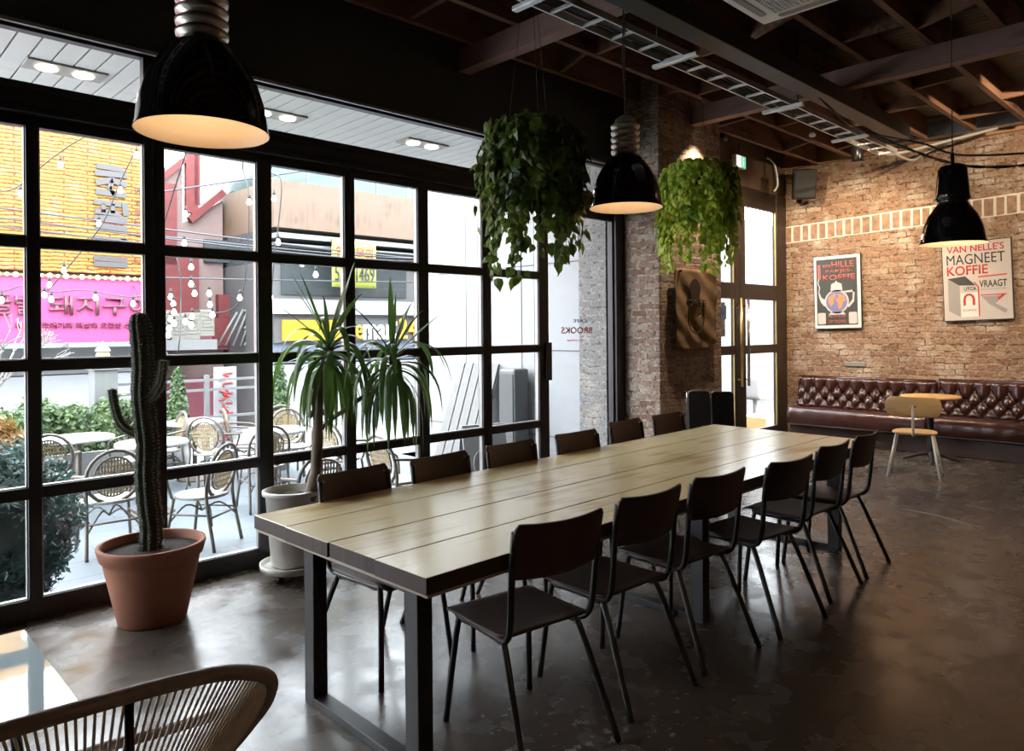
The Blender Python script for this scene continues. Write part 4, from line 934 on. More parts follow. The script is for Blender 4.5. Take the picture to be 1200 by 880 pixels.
# ================================================================== DINING CHAIRS (local: faces +y)
def dining():
    t = thing('dining_chair', 'x', 'chair')
    mb = MB()
    def seatf(u, v, dz):
        y = -.215+.43*v; hw = .205+.005*v
        x = (-1+2*u)*hw
        z = .452-.010*math.sin(PI*v)*(1-(2*u-1)**2*.5)-(.022*max(0, (v-.85)/.15)**2)+.008*max(0, (.12-v)/.12)
        return (x, y, z+dz)
    N1, N2 = 12, 14
    def rc_(u, v):  # rounded corners by shrinking x towards the ends
        c = .14; k_ = 1.0
        if v < c: k_ = 1-.12*(1-math.sqrt(max(0, 1-((c-v)/c)**2)))
        if v > 1-c: k_ = 1-.12*(1-math.sqrt(max(0, 1-((v-1+c)/c)**2)))
        return .5+(u-.5)*k_
    mb.grid(N1, N2, lambda u, v: seatf(rc_(u, v), v, 0)); mb.build('seat', M['seat'], t, solid=.012, bevel=.003)
    # backrest: bowed ply panel with rounded corners
    mb = MB()
    def bf(u, v):
        x = (-1+2*u); c = .18; k_ = 1.0
        if v < c: k_ = 1-.10*(1-math.sqrt(max(0, 1-((c-v)/c)**2)))
        if v > 1-c: k_ = 1-.07*(1-math.sqrt(max(0, 1-((v-1+c)/c)**2)))
        x *= .212*k_
        z = .672+.205*v-.012*(1-(x/.212)**2)*(1 if v < .5 else .9)
        y = -.238-.045*v*1.0-.030*(1-(x/.212)**2)
        return (x, y, z)
    mb.grid(16, 10, bf); mb.build('backrest', M['seat'], t, solid=.013, bevel=.004)
    for sx in (-1, 1):
        MB().tube(spline([(sx*.203, -.268, .845), (sx*.203, -.250, .70), (sx*.198, -.232, .52), (sx*.192, -.205, .448), (sx*.183, -.15, .430), (sx*.178, 0, .428), (sx*.176, .15, .428)], 5), .0130, 8).build('back_frame', M['tube'], t)
        MB().tube(spline([(sx*.170, -.02, .419), (sx*.173, .10, .418), (sx*.178, .142, .395), (sx*.212, .185, 0)], 5)[0:], .0130, 8).build('leg', M['tube'], t)
        MB().tube(spline([(sx*.170, -.02, .419), (sx*.176, -.14, .416), (sx*.182, -.180, .388), (sx*.222, -.345, 0)], 5), .0130, 8).build('leg', M['tube'], t)
        mb = MB()
        for z in (.72, .84): mb.lathe([(0, 0), (.007, 0), (.007, .004), (0, .006)], (sx*.185, -.238-.045*(z-.672)/.205-.0005, z), 8, ax=(0, 1, 0))
        mb.build('bolt', M['alu'], t)
    MB().tube([(-.172, .02, .418), (.172, .02, .418)], .009, 6).build('crossbar', M['tube'], t)
    return t
dc = dining()
NEAR = [(2.02, 2.085, -7, 'dark ply dining chair nearest the viewer, at the near left end of the long table'), (2.575, 2.10, -2, 'dark ply dining chair second along the near side of the long table'),
        (3.14, 2.10, -4, 'dark ply dining chair third along the near side, before the middle table leg'), (3.74, 2.03, -5, 'dark ply dining chair fourth along the near side, set back from the table'),
        (4.38, 2.08, 0, 'dark ply dining chair fifth along the near side, overlapped by the fourth'), (4.92, 2.10, 3, 'dark ply dining chair at the far right end of the near side, nearest the benches')]
FAR = [(1.98, 2.88, 5, 'dark ply dining chair on the window side beside the white plant pot'), (2.53, 2.90, 4, 'dark ply dining chair second along the window side, right of the dracaena pot'), (3.09, 2.93, 2, 'dark ply dining chair third along the window side of the table'),
       (3.71, 2.95, 0, 'dark ply dining chair fourth along the window side, before the lettered glass'), (4.45, 3.10, 3, 'dark ply dining chair fifth along the window side, before the brick pillar'), (5.02, 3.12, 0, 'dark ply dining chair last along the window side, before the sack on the pillar')]
first = True
for (x, y, r, lab), side in [(q, 0) for q in NEAR]+[(q, 180) for q in FAR]:
    o = dc if first else copy_tree(dc); first = False
    o.location = (x, y, 0); o.rotation_euler = (0, 0, math.radians(r+side)); o['label'] = lab
    o['group'] = 'dining chairs on the near side of the table' if side == 0 else 'dining chairs on the window side of the table'

# ================================================================== CACTUS
pc = thing('potted_cactus', 'tall ribbed two-armed cactus in a wide terracotta pot by the windows', 'plant', (1.36, 4.24, 0))
MB().lathe([(0, 0), (.165, 0), (.172, .01), (.235, .30), (.24, .335), (.245, .345), (.256, .352), (.272, .408), (.27, .422), (.25, .42), (.245, .36), (.235, .33), (0, .33)], n=48).build('pot', M['terra'], pc)
MB().lathe([(0, .385), (.25, .375)], n=24).build('soil', M['soil'], pc)
def cact(path, rad, ribs, name):
    P = spline(path, 8); mb = MB(); N = len(P); n = ribs*4; vs = []
    t0 = (P[1]-P[0]).normalized(); nr = t0.orthogonal().normalized(); sp = MB(); rnd = random.Random(5)
    for i in range(N):
        t_ = (P[min(i+1, N-1)]-P[max(i-1, 0)]).normalized(); nr = (nr-t_*nr.dot(t_)).normalized(); bn = t_.cross(nr)
        s_ = i/(N-1); r = rad*(1-.10*s_)*(1 if s_ < .93 else math.sqrt(max(.02, 1-((s_-.93)/.07)**2)))
        r *= (1+.04*math.sin(i*1.7))
        for k_ in range(n):
            a = 2*PI*k_/n; rr = r*(1+.13*math.cos(a*ribs)); vs.append(P[i]+(nr*math.cos(a)+bn*math.sin(a))*rr)
            if k_ % 4 == 0 and s_ < .99:
                q = P[i]+(nr*math.cos(a)+bn*math.sin(a))*r*1.12; out = (nr*math.cos(a)+bn*math.sin(a))
                for z_ in range(4):
                    d = (out+Vector((rnd.uniform(-1, 1), rnd.uniform(-1, 1), rnd.uniform(-1, 1)))*.8).normalized(); L_ = rnd.uniform(.010, .026)
                    sd = d.orthogonal().normalized()*.0009; sp.add([q-sd, q+sd, q+d*L_], [(0, 1, 2)])
                    sd = d.cross(sd).normalized()*.0009; sp.add([q-sd, q+sd, q+d*L_], [(0, 1, 2)])
    mb.add(vs, [(i*n+k_, i*n+(k_+1) % n, (i+1)*n+(k_+1) % n, (i+1)*n+k_) for i in range(N-1) for k_ in range(n)]+[tuple(range((N-1)*n, N*n))], True)
    o = mb.build(name, M['cactus'], pc); sp.build('spines', M['spine'], o)
dcc = 3.99
def cp_(px, py, dd=0): return ond(px, py, dcc+dd)-pc.location
b0 = cp_(177, 640); b0.z = .37
mid = [Vector(b0)+(cp_(163, 366)-Vector(b0))*k_/9+Vector((.006*math.sin(k_*1.9), .005*math.cos(k_*2.3), 0)) for k_ in range(10)]
cact(mid, .052, 9, 'cactus_stem')
cact([cp_(168, 512), cp_(156, 507), cp_(142, 497), cp_(135, 478), cp_(131, 455)], .0225, 7, 'cactus_arm')
cact([cp_(170, 468), cp_(180, 463, -.02), cp_(188, 450, -.03), cp_(191, 436, -.03), cp_(192, 422, -.03)], .019, 7, 'cactus_arm')

# ================================================================== DRACAENA
DD = 4.62
base = ond(347, 668, DD)
c0 = Vector((2.235, 4.335, 0))
cd_ = thing('plant_caddy', 'round white wheeled plant caddy under the white pot', 'plant stand', c0)
MB().lathe([(0, .055), (.185, .055), (.20, .07), (.205, .10), (.195, .10), (.185, .08), (0, .08)], n=32).build('tray', M['whitepot'], cd_)
for a in (.5, 2.07, 3.64, 5.2):
    p = Vector((math.cos(a)*.145, math.sin(a)*.145, 0)); u_ = Vector((-math.sin(a), math.cos(a), 0))
    cs = MB(); cs.cyl(p+Vector((0, 0, .026))-u_*.012, .026, .024, 14, ax=u_); cs.box(p+Vector((-.012, -.012, .03)), p+Vector((.012, .012, .056))); cs.build('caster', M['tube'], cd_)
dr = thing('potted_dracaena', 'two-headed dracaena with drooping strap leaves in a tall white pot', 'plant', c0+Vector((0, 0, .08)))
MB().lathe([(0, 0), (.125, 0), (.135, .02), (.165, .44), (.185, .45), (.187, .475), (.165, .478), (.155, .44), (0, .42)], n=40).build('pot', M['whitepot'], dr)
MB().lathe([(0, .445), (.157, .435)], n=24).build('soil', M['soil'], dr)
def dp(px, py, dd=0): return ond(px, py, DD+dd)-dr.location
s0 = dp(365, 580); 
tr_ = [(dp(362, 585)), dp(369, 560), dp(372, 520), dp(373, 480), dp(375, 450), dp(384, 412)]
MB().tube(spline(tr_, 5), [.042]*6+[.034]*6+[.030]*6+[.026]*8, 10).build('trunk', M['bark'], dr)
mb = MB(); mb.tube(spline([dp(373, 482), dp(366, 484), dp(362, 488)], 3), .02, 8); mb.tube(spline([dp(375, 480), dp(382, 485)], 3), .016, 8)
mb.tube(spline([dp(376, 503), dp(390, 490), dp(408, 478), dp(424, 466), dp(440, 458), dp(452, 446), dp(460, 424)], 5), .014, 8); mb.build('branch', M['bark'], dr)
def strap(mb, root, dirv, L, wd, droop, rnd, up=0.0):
    N = 12; p = Vector(root); d = Vector(dirv).normalized(); vs = []; side = d.cross(Vector((0, 0, 1)))
    side = side.normalized() if side.length > .05 else Vector((1, 0, 0))
    tw = rnd.uniform(-.5, .5)
    side.rotate(Matrix.Rotation(tw, 3, d))
    for i in range(N+1):
        t_ = i/N; w_ = wd*(.45+1.1*t_ if t_ < .35 else (.85)*(1-((t_-.35)/.65)**2.2)+.02)
        nn = side.cross(d).normalized()
        vs += [p-side*w_, p+nn*w_*.25, p+side*w_]
        p = p+d*L/N; d = (d+Vector((0, 0, -droop*(.25+t_)/N*2))).normalized()
        s2 = side-d*side.dot(d)
        if s2.length > .01: side = s2.normalized()
    fs = []
    for i in range(N):
        for j in (0, 1): fs.append((i*3+j, i*3+j+1, i*3+4+j, i*3+3+j))
    mb.add(vs, fs, True)
rnd = random.Random(21)
mb = MB()
def crown(px, py, n):
    c_ = dp(px, py)
    for i in range(n):
        a = i*2.4+rnd.uniform(-.3, .3); lev = (i/n)**.7
        el = 1.25-2.0*lev+rnd.uniform(-.15, .15)
        el = max(el, -.45)
        d = Vector((math.cos(a)*math.cos(el), math.sin(a)*math.cos(el), math.sin(el)))
        L_ = rnd.uniform(.42, .60)*(1 if lev > .2 else .8)
        strap(mb, c_+Vector((0, 0, -.14*lev))+d*.012, d, L_, rnd.uniform(.019, .027), (.5 if lev < .12 else 2.2+4.0*lev)*rnd.uniform(.8, 1.2), rnd)
crown(385, 402, 52); crown(460, 414, 50)
# the longest upright blades, one by one
for (r_, t_, w_) in (((385, 400), (336, 312), .026), ((387, 400), (415, 308), .022), ((386, 398), (379, 346), .014), ((383, 400), (352, 320), .013), ((384, 404), (325, 359), .014), ((386, 410), (322, 432), .02), ((460, 412), (457, 326), .024), ((461, 412), (475, 363), .013), ((459, 414), (422, 366), .018), ((462, 416), (520, 366), .015), ((460, 414), (464, 345), .014)):
    a, b = dp(*r_), dp(*t_, rnd.uniform(-.1, .1)); dv = b-a; strap(mb, a, dv+Vector((0, 0, .03)), dv.length*1.02, w_*1.05, .12, rnd)
mb.build('leaves', M['yucca'], dr)
mb = MB(); mb.tube(spline([dp(384, 412), dp(385, 398)], 2), .018, 8); mb.tube(spline([dp(459, 426), dp(460, 410)], 2), .016, 8); mb.build('crown_base', M['stem'], dr)

# ================================================================== HANGING PLANTS
def leaf_heart(vs, fs, c, n_, d_, s_):
    n_ = n_.normalized(); d_ = (d_-n_*d_.dot(n_)).normalized(); w_ = n_.cross(d_)
    o = len(vs); cu = n_*s_*.10
    vs += [c, c+w_*s_*.42+d_*s_*.12-cu, c+w_*s_*.46+d_*s_*.48-cu, c+d_*s_*1.15-cu*1.6, c-w_*s_*.46+d_*s_*.48-cu, c-w_*s_*.42+d_*s_*.12-cu, c+d_*s_*.5+cu]
    for a, b in ((0, 1), (1, 2), (2, 3), (3, 4), (4, 5), (5, 0)): fs.append((o+6, o+a, o+b))
def hanging(name, label, C, R_, lens, nv, leaf, m_, seed, hook, wires, lw=1.0):
    rnd = random.Random(seed)
    t = thing(name, label, 'plant', C, 0, 'hanging plants near the pillar')
    MB().lathe([(0, -.16), (.10, -.16), (.155, 0), (.145, 0), (.09, -.14), (0, -.14)], n=24).build('pot', M['tube'], t)
    mb = MB()
    for (a) in (0, 2.1, 4.2):
        p = Vector((math.cos(a)*.15, math.sin(a)*.15, 0)); mb.tube([p, Vector((p.x*.25, p.y*.25, hook))], .0018, 5)
    mb.build('wire', M['cable'], t)
    vs = []; fs = []; st_ = MB()
    for i in range(nv):
        a = rnd.uniform(0, 2*PI); r0 = rnd.uniform(.02, .13); L_ = lens[0]+(lens[1]-lens[0])*rnd.random()**1.5
        p = Vector((math.cos(a)*r0, math.sin(a)*r0, .02)); o_ = Vector((math.cos(a), math.sin(a), 0)); P = [p]; step = .03
        d = (o_*.9+Vector((0, 0, .9))).normalized(); tgt = rnd.uniform(.45, 1.0)*R_
        ln = 0
        while ln < L_:
            rr_ = Vector((p.x, p.y, 0)).length
            outw = o_*(1.0 if rr_ < tgt else 0.0)
            g_ = Vector((0, 0, -1))
            d = (d*.72+(outw*.5+g_*(.32 if rr_ < tgt else .8))*.5+Vector((rnd.uniform(-1, 1), rnd.uniform(-1, 1), 0))*.12).normalized()
            p = p+d*step; P.append(p); ln += step
            if rnd.random() < .93:
                for _ in range(2 if ln < L_*.75 else 1):
                    od = Vector((p.x, p.y, 0)); od = od.normalized() if od.length > .02 else o_
                    nrm = od*1.0+Vector((rnd.uniform(-1, 1), rnd.uniform(-1, 1), rnd.uniform(-.3, .9)))*.75
                    dd = Vector((rnd.uniform(-1, 1), rnd.uniform(-1, 1), -1.1))
                    leaf_heart(vs, fs, p+Vector((rnd.uniform(-1, 1), rnd.uniform(-1, 1), rnd.uniform(-1, 1)))*.03, nrm, dd, leaf*rnd.uniform(.6, 1.25))
        st_.tube(P[::2], .0022, 3, cap=False)
    lf = MB(); lf.add(vs, fs); lf.build('foliage', m_, t); st_.build('vines', M['stem'], t)
    return t
c = ond(623, 152, 4.45)
hanging('hanging_pothos', 'big dark green trailing pothos hanging over the table left of the middle lamp', c, .235, (.35, 1.0), 105, .066, M['ivy_dark'], 3, 3.68-c.z, 3)
c = ond(818, 198, 6.4)
hanging('hanging_ivy', 'bright lime green trailing ivy hanging before the brick pillar', c, .25, (.4, 1.05), 115, .058, M['ivy_lime'], 9, 3.86-c.z, 3)

# ================================================================== PENDANT LAMPS
def pend_big(label, C, D, ztop, power, sock_scale=1.0):
    R_ = D/2; s = D/.46
    t = thing('pendant_lamp', label, 'lamp', C, 0, 'black enamel pendant lamps')
    prof = [(0.0, .335), (.075, .335), (.088, .33), (.115, .30), (.155, .245), (.19, .18), (.212, .11), (.222, .05), (.226, .015), (.232, 0)]
    inn = [(.229, .0), (.222, .016), (.217, .05), (.207, .11), (.185, .178), (.15, .24), (.11, .292), (.08, .32), (0, .325)]
    MB().lathe([(r*s, z*s) for r, z in prof], n=48).build('shade', M['enamel'], t)
    o = MB().lathe([(r*s, z*s) for r, z in inn], n=48).build('shade_lining', M['inner'], t); o['label'] = 'cream enamel inside of the shade'
    pr2 = [(.07, .333)]; z = .34
    for i in range(5):
        pr2 += [(.070, z), (.090, z+.006), (.092, z+.022), (.072, z+.030)]; z += .040
    pr2 += [(.070, z), (.064, z+.02), (.03, z+.045), (.012, z+.05), (0, z+.05)]
    MB().lathe([(r*s, z_*s) for r, z_ in pr2], n=32).build('socket_housing', M['alu'], t)
    zt_ = (z+.05)*s
    mb = MB(); z = zt_; i = 0
    while z < ztop-C[2]:
        ax_ = (Vector((1, 0, 0)), Vector((0, 1, 0)))[i % 2]
        mb.tube([Vector((0, 0, z+.016))+ax_*.008*math.cos(a)+Vector((0, 0, 1))*.019*math.sin(a) for a in [2*PI*j/8 for j in range(8)]], .0028, 4, closed=True); z += .030; i += 1
    mb.build('chain', M['cable'], t)
    MB().tube(spline([(.01, 0, zt_), (.028, .01, zt_+.15), (-.02, 0, zt_+.35), (.012, 0, ztop-C[2])], 5), .0035, 5).build('cord', M['cable'], t)
    MB().sphere((0, 0, .20*s), .033, 14, 1.3).build('bulb', M['bulb'], t)
    MB().sphere((-R_*.55*.8-.02, -R_*.55*.8, .19*s), .004, 8).build('rivet', M['alu'], t)
    d = bpy.data.lights.new('bulb_light', 'POINT'); d.energy = power; d.color = (1.0, .70, .42); d.shadow_soft_size = .04
    l = bpy.data.objects.new('bulb_light', d); COL.objects.link(l); l.parent = t; l.location = (0, 0, .12*s)
    return t
c = ond(238, 156, 2.55); pend_big('large black bell pendant nearest the viewer, over the left end of the table', c, .44, 3.68, 2.0)
c = ond(733.5, 244, 4.6); pend_big('black bell pendant with ribbed aluminium neck beside the brick pillar', c, .455, 4.1, 2.2)
pend_big('black bell pendant added behind the viewer as fill light', Vector((.9, -1.6, 2.3)), .46, 4.1, 30)  # unseen lamp added to lift the dark chair backs
c = ond(1117, 286, 4.9)
t = thing('pendant_lamp', 'smaller black two-tier pendant at the right in front of the brick wall and poster', 'lamp', c, 0, 'black enamel pendant lamps')
MB().lathe([(0, .52), (.07, .52), (.085, .50), (.092, .44), (.102, .33), (.108, .295), (.095, .29), (.088, .275), (.105, .25), (.15, .185), (.178, .11), (.19, .05), (.195, .02), (.206, 0)], n=44).build('shade', M['enamel'], t)
MB().lathe([(.203, 0), (.191, .02), (.185, .05), (.172, .11), (.145, .18), (.1, .235), (0, .24)], n=44).build('shade_lining', M['inner'], t)
MB().tube([(0, 0, .52), (0, 0, .60)], .012, 8).build('strain_relief', M['cable'], t)
mb = MB(); mb.tube([(.012*math.cos(a), 0, .62+.022*math.sin(a)) for a in [2*PI*j/12 for j in range(12)]], .003, 5, closed=True); mb.build('hook', M['cable'], t)
MB().tube([(0, 0, .64), (0, .0, 3.86-c.z)], .0035, 6).build('cord', M['brcable'], t)
MB().sphere((0, 0, .13), .03, 14, 1.3).build('bulb', M['bulb'], t)
d = bpy.data.lights.new('bulb_light', 'POINT'); d.energy = 4; d.color = (1.0, .72, .45); d.shadow_soft_size = .03
l = bpy.data.objects.new('bulb_light', d); COL.objects.link(l); l.parent = t; l.location = (0, 0, .07)
# swagged twisted cable
P = [ond(960, 115, 6.2), ond(1000, 148, 5.9), ond(1060, 173, 5.4), ond(1110, 190, 5.0), ond(1160, 196, 4.8), ond(1240, 190, 4.7)]
mb = MB()
sp_ = spline(P, 8)
for ph in (0, PI): mb.tube([p+Vector((0, .006*math.cos(i*.9+ph), .006*math.sin(i*.9+ph))) for i, p in enumerate(sp_)], .006, 5)
tag(mb.build('cable', M['brcable']), 'thick brown twisted cable swagged under the joists to the right pendant', 'cable')
mb = MB(); P = [ond(1010, 155, 5.9), ond(1080, 168, 5.3), ond(1130, 182, 5.0), ond(1250, 176, 4.8)]
tag(mb.tube(spline(P, 8), .007, 6).build('cable', M['brcable']), 'thinner brown cable looping above the twisted one at the right', 'cable')

# ================================================================== CEILING KIT
cz = 3.50
t = thing('air_conditioner', 'white ceiling cassette air conditioner with a mesh grille at the top of the view', 'air conditioner', (4.01, 1.81, cz))
mb = MB(); mb.hexa([(-.44, -.44, 0), (.44, -.44, 0), (.44, .44, 0), (-.44, .44, 0), (-.475, -.475, .035), (.475, -.475, .035), (.475, .475, .035), (-.475, .475, .035)]); mb.box((-.475, -.475, .035), (.475, .475, .05)); mb.build('panel', M['plastic'], t, bevel=.012, seg=3)
MB().box((-.40, -.40, .05), (.40, .40, .35)).build('casing', M['galv'], t)
mb = MB(); mb.box((-.31, -.31, -.006), (.31, .31, .002)); mb.cur = 1
for i in range(22):
    v = -.30+i*.0286; mb.beam((v, -.305, -.008), (v, .305, -.008), .008, .006); mb.beam((-.305, v, -.008), (.305, v, -.008), .008, .006)
mb.build('grille', [M['black'], M['plastic']], t)
for a in range(4):
    r = Matrix.Rotation(a*PI/2, 3, 'Z'); P2 = rrect(.62, .045, .022, cx=0, cy=-.375)
    MB().prism(P2, lambda x, y, z: r @ Vector((x, y, z)), -.004, .004).build('louver', M['grille'], t)
# cable ladder
t = thing('cable_ladder', 'pale steel cable ladder hung along the ceiling', 'cable tray', (5.8, 2.97, 3.5))
for y in (2.88, 3.06): W(MB().box((-1, y-.006, 3.49), (8.75, y+.006, 3.535)), 'rail', M['ladder'], t)
x = -.9
while x < 8.75: W(MB().box((x, 2.885, 3.492), (x+.022, 3.055, 3.508)), 'rung', M['ladder'], t); x += .30
mb = MB()
for i in range(4): mb.tube(spline([(-1+j*1.2, 2.92+.035*i+.012*math.sin(j*2.1+i), 3.522+.004*i) for j in range(9)], 4), .011, 5)
W(mb, 'cable_bundle', M['cable'], t)
for i, (px, py) in enumerate(((612, 6), (792, 70), (918, 126), (972, 166))):
    x = onz(px, py, 3.48).x
    q = thing('ladder_support', ['steel channel hanger at the top edge under the cable ladder', 'steel channel hanger under the ladder right of the middle lamp chain', 'steel channel hanger under the ladder near the lit spotlights', 'steel channel hanger under the ladder nearest the brick wall'][i], 'bracket', (x, 2.97, 3.46), 0, 'channel hangers under the cable ladder')
    MB().box((-.022, -.20, 0), (.022, .17, .028)).build('channel', M['ladder'], q, bevel=.003)
    mb = MB()
    for y in (-.15, .14): mb.tube([(0, y, .02), (0, y, .66)], .005, 6)
    mb.build('threaded_rod', M['cable'], q)
mb = MB(); mb.tube(spline([(8.7, 3.03, 3.51), (9.1, 2.98, 3.56), (9.6, 2.6, 3.72), (10.0, 2.2, 3.86)], 6), .018, 6); mb.tube(spline([(8.7, 2.93, 3.51), (9.3, 2.9, 3.5), (9.9, 2.9, 3.7), (10.1, 2.5, 3.88)], 6), .014, 6)
tag(mb.build('conduit', M['ladder']), 'pale flexible conduits leaving the end of the cable ladder', 'conduit')
st(MB().box((-1, 2.60, 3.52), (8.3, 2.76, 3.66)), 'trim_%d' % 90, M['duct'], 'charcoal steel duct beside the cable ladder', bevel=.004)
# spotlights
def spotlight(px, py, d, target, label, power, lit=True, ang=55, hang=True, L_=.11, r_=.035):
    p = ond(px, py, d)
    t = thing('spotlight', label, 'lamp', p, 0, 'ceiling spotlights')
    v = (Vector(target)-p).normalized()
    MB().lathe([(0, 0), (r_*.6, 0), (r_, .02), (r_, L_), (r_*.88, L_), (r_*.8, L_-.012), (0, L_-.013)], (-v.x*L_, -v.y*L_, -v.z*L_), 20, ax=v).build('head', M['tube'], t)
    MB().tube([-v*L_*.8, (-v.x*L_*.8, -v.y*L_*.8, max(.05, 3.86-p.z if hang else .1))], .007, 6).build('stem', M['tube'], t)
    if lit:
        MB().lathe([(0, 0), (r_*.85, -.001)], (-v.x*.008, -v.y*.008, -v.z*.008), 16, ax=v).build('lens', M['lens'], t)
        spot(t, 'beam', p+v*.012, target, power, ang)
    return t
spotlight(850, 137, 7.5, (6.72, 4.22, 2.7), 'lit spotlight under the joists above the bright ivy, upper of two', 120, ang=75)
spotlight(850, 165, 8.7, (10.35, 4.3, 1.7), 'lit spotlight beside the exit sign, lower of two', 95, ang=85)
spotlight(997, 103, 7.5, (10.35, 3.4, 1.9), 'lit spotlight past the second cross beam, right of the cable ladder', 75, ang=75)
p = ond(1005, 184, 8.6)
t = thing('spotlight', 'black cylinder spotlight hanging against the top of the brick wall', 'lamp', p, 0, 'ceiling spotlights')
MB().lathe([(0, -.06), (.062, -.06), (.066, -.055), (.066, .12), (.06, .125), (0, .125)], n=24).build('head', M['tube'], t); MB().tube([(0, 0, .12), (0, 0, 4.14-p.z)], .01, 6).build('stem', M['tube'], t)
spot(t, 'beam', p+Vector((.0, 0, -.075)), (10.35, p.y+.6, 2.0), 50, 110)
# unseen spotlights added to brighten the brick wall and the oak chair
for i, (x, y, tx, ty, tz, pw) in enumerate(((7.4, .5, 10.35, 2.0, 3.2, 170), (8.0, -1.2, 10.35, -1.2, 1.8, 100), (7.6, 1.0, 8.6, 2.65, .6, 90))):
    p = Vector((x, y, 3.7)); t = thing('spotlight', 'added fill spotlight out of view with a small black head, %s' % ['over the right side of the room', 'furthest along the room', 'near the bistro table'][i], 'lamp', p, 0, 'ceiling spotlights')
    v = (Vector((tx, ty, tz))-p).normalized()
    MB().lathe([(0, 0), (.022, 0), (.035, .02), (.035, .11), (.03, .11), (0, .1)], -v*.11, 20, ax=v).build('head', M['tube'], t); MB().tube([-v*.08, (-v.x*.08, -v.y*.08, .16)], .007, 6).build('stem', M['tube'], t)
    spot(t, 'beam', p+v*.015, (tx, ty, tz), pw, (100, 75, 42)[i])
# exit sign, speaker, detector
p = ony(866, 190, YD-.1)
t = thing('exit_sign', 'small green and white lit exit sign above the doors', 'sign', p)
MB().box((-.13, -.03, -.085), (.13, .03, .085)).build('housing', M['plastic'], t, bevel=.006); MB().box((-.12, -.033, -.075), (.0, -.029, .075)).build('face', M['whitesign'], t); MB().box((.002, -.033, -.075), (.12, -.029, .075)).build('face', M['green'], t)
MB().tube([(0, .0, .08), (0, 0, .25)], .008, 6).build('bracket', M['tube'], t)
q = MB(); q.tube([(.03, -.035, .02), (.06, -.035, -.01), (.04, -.035, -.05)], .006, 5); q.sphere((.05, -.035, .045), .01, 8); q.build('pictogram', M['whitesign'], t)
p = onx(936, 214, 10.1)
t = thing('loudspeaker', 'black wall loudspeaker tilted down in the corner above the doors', 'speaker', (10.08, 4.55, 3.57))
r = Matrix.Rotation(math.radians(38), 3, 'Z') @ Matrix.Rotation(math.radians(-14), 3, 'Y')
fq = lambda a, b, c: r @ Vector((a, b, c))
mb = MB(); mb.hexa([fq(-.14, -.15, -.2), fq(.14, -.11, -.2), fq(.14, .11, -.2), fq(-.14, .15, -.2), fq(-.14, -.15, .2), fq(.14, -.11, .2), fq(.14, .11, .2), fq(-.14, .15, .2)]); mb.build('cabinet', M['tube'], t, bevel=.008)
mb = MB(); mb.hexa([fq(-.155, -.135, -.185), fq(-.14, -.135, -.185), fq(-.14, .135, -.185), fq(-.155, .135, -.185), fq(-.155, -.135, .185), fq(-.14, -.135, .185), fq(-.14, .135, .185), fq(-.155, .135, .185)]); mb.build('grille', M['cable'], t, bevel=.004)
MB().tube([fq(.14, 0, .05), (.2, .15, .12), (.26, .2, .14)], .018, 8).build('bracket', M['tube'], t)
tag(MB().tube(spline([(9.75, YD-.05, 3.95), (9.85, YD-.06, 3.93), (9.93, YD-.08, 3.85), (9.97, YD-.1, 3.6), (9.93, YD-.06, 3.5)], 6), .016, 8).build('conduit', M['ladder']), 'bent grey conduit beside the loudspeaker', 'conduit')
t = thing('smoke_detector', 'small pale sensor hanging under the joists beside the cable ladder', 'detector', ond(952, 160, 8.2)); MB().lathe([(0, 0), (.03, 0), (.04, .02), (.02, .045), (0, .045)], n=16).build('body', M['plastic'], t); MB().tube([(0, 0, .04), (0, 0, 3.86-t.location.z)], .005, 5).build('stem', M['cable'], t)
# ================================================================== BRICK WALL ITEMS
XP = XB-.035
def poster(name, label, ytop, z0, w_, h_, tilt=0.0):
    # origin at lower left as seen from the room; right = -Y
    t = thing(name, label, 'poster', (XP, ytop, z0), 0)
    c_, s_ = math.cos(tilt), math.sin(tilt)
    fr = frame_of((0, 0, 0), (0, -c_, s_), (0, s_, c_)); return t, fr
t, fr = poster('framed_poster', 'smaller framed dark coffee pot poster with pale border on the brick wall', 4.49, 1.537, .645, 1.02, math.radians(.9))
PW, PH = .645, 1.02
mb = MB(); mb.prism([(0, 0), (PW, 0), (PW, PH), (0, PH)], fr, -.02, .012); mb.build('frame', M['black'], t)
mb = MB(); mb.prism([(.008, .008), (PW-.008, .008), (PW-.008, PH-.008), (.008, PH-.008)], fr, .012, .016); mb.build('border', M['plastic'], t)
MB().prism([(.04, .05), (PW-.05, .05), (PW-.05, PH-.05), (.04, PH-.05)], fr, .016, .018).build('print', M['poster_dark'], t)
text('lettering', 'HILLE', fr, .255, .845, .30, .085, M['pinkish'], t, .002, .018, bold=.01)
text('lettering', 'VAN', fr, .13, .85, .11, .05, M['pinkish'], t, .002, .018, bold=.01)
text('lettering', 'PAKJES-', fr, .17, .765, .37, .055, M['pinkish'], t, .002, .018, bold=.01)
text('lettering', 'KOFFIE', fr, .13, .675, .44, .075, M['pinkish'], t, .002, .018, bold=.012)
MB().prism([(.06, .70), (.10, .70), (.10, .90), (.06, .90)], fr, .018, .02).build('steam_print', M['pinkish'], t)
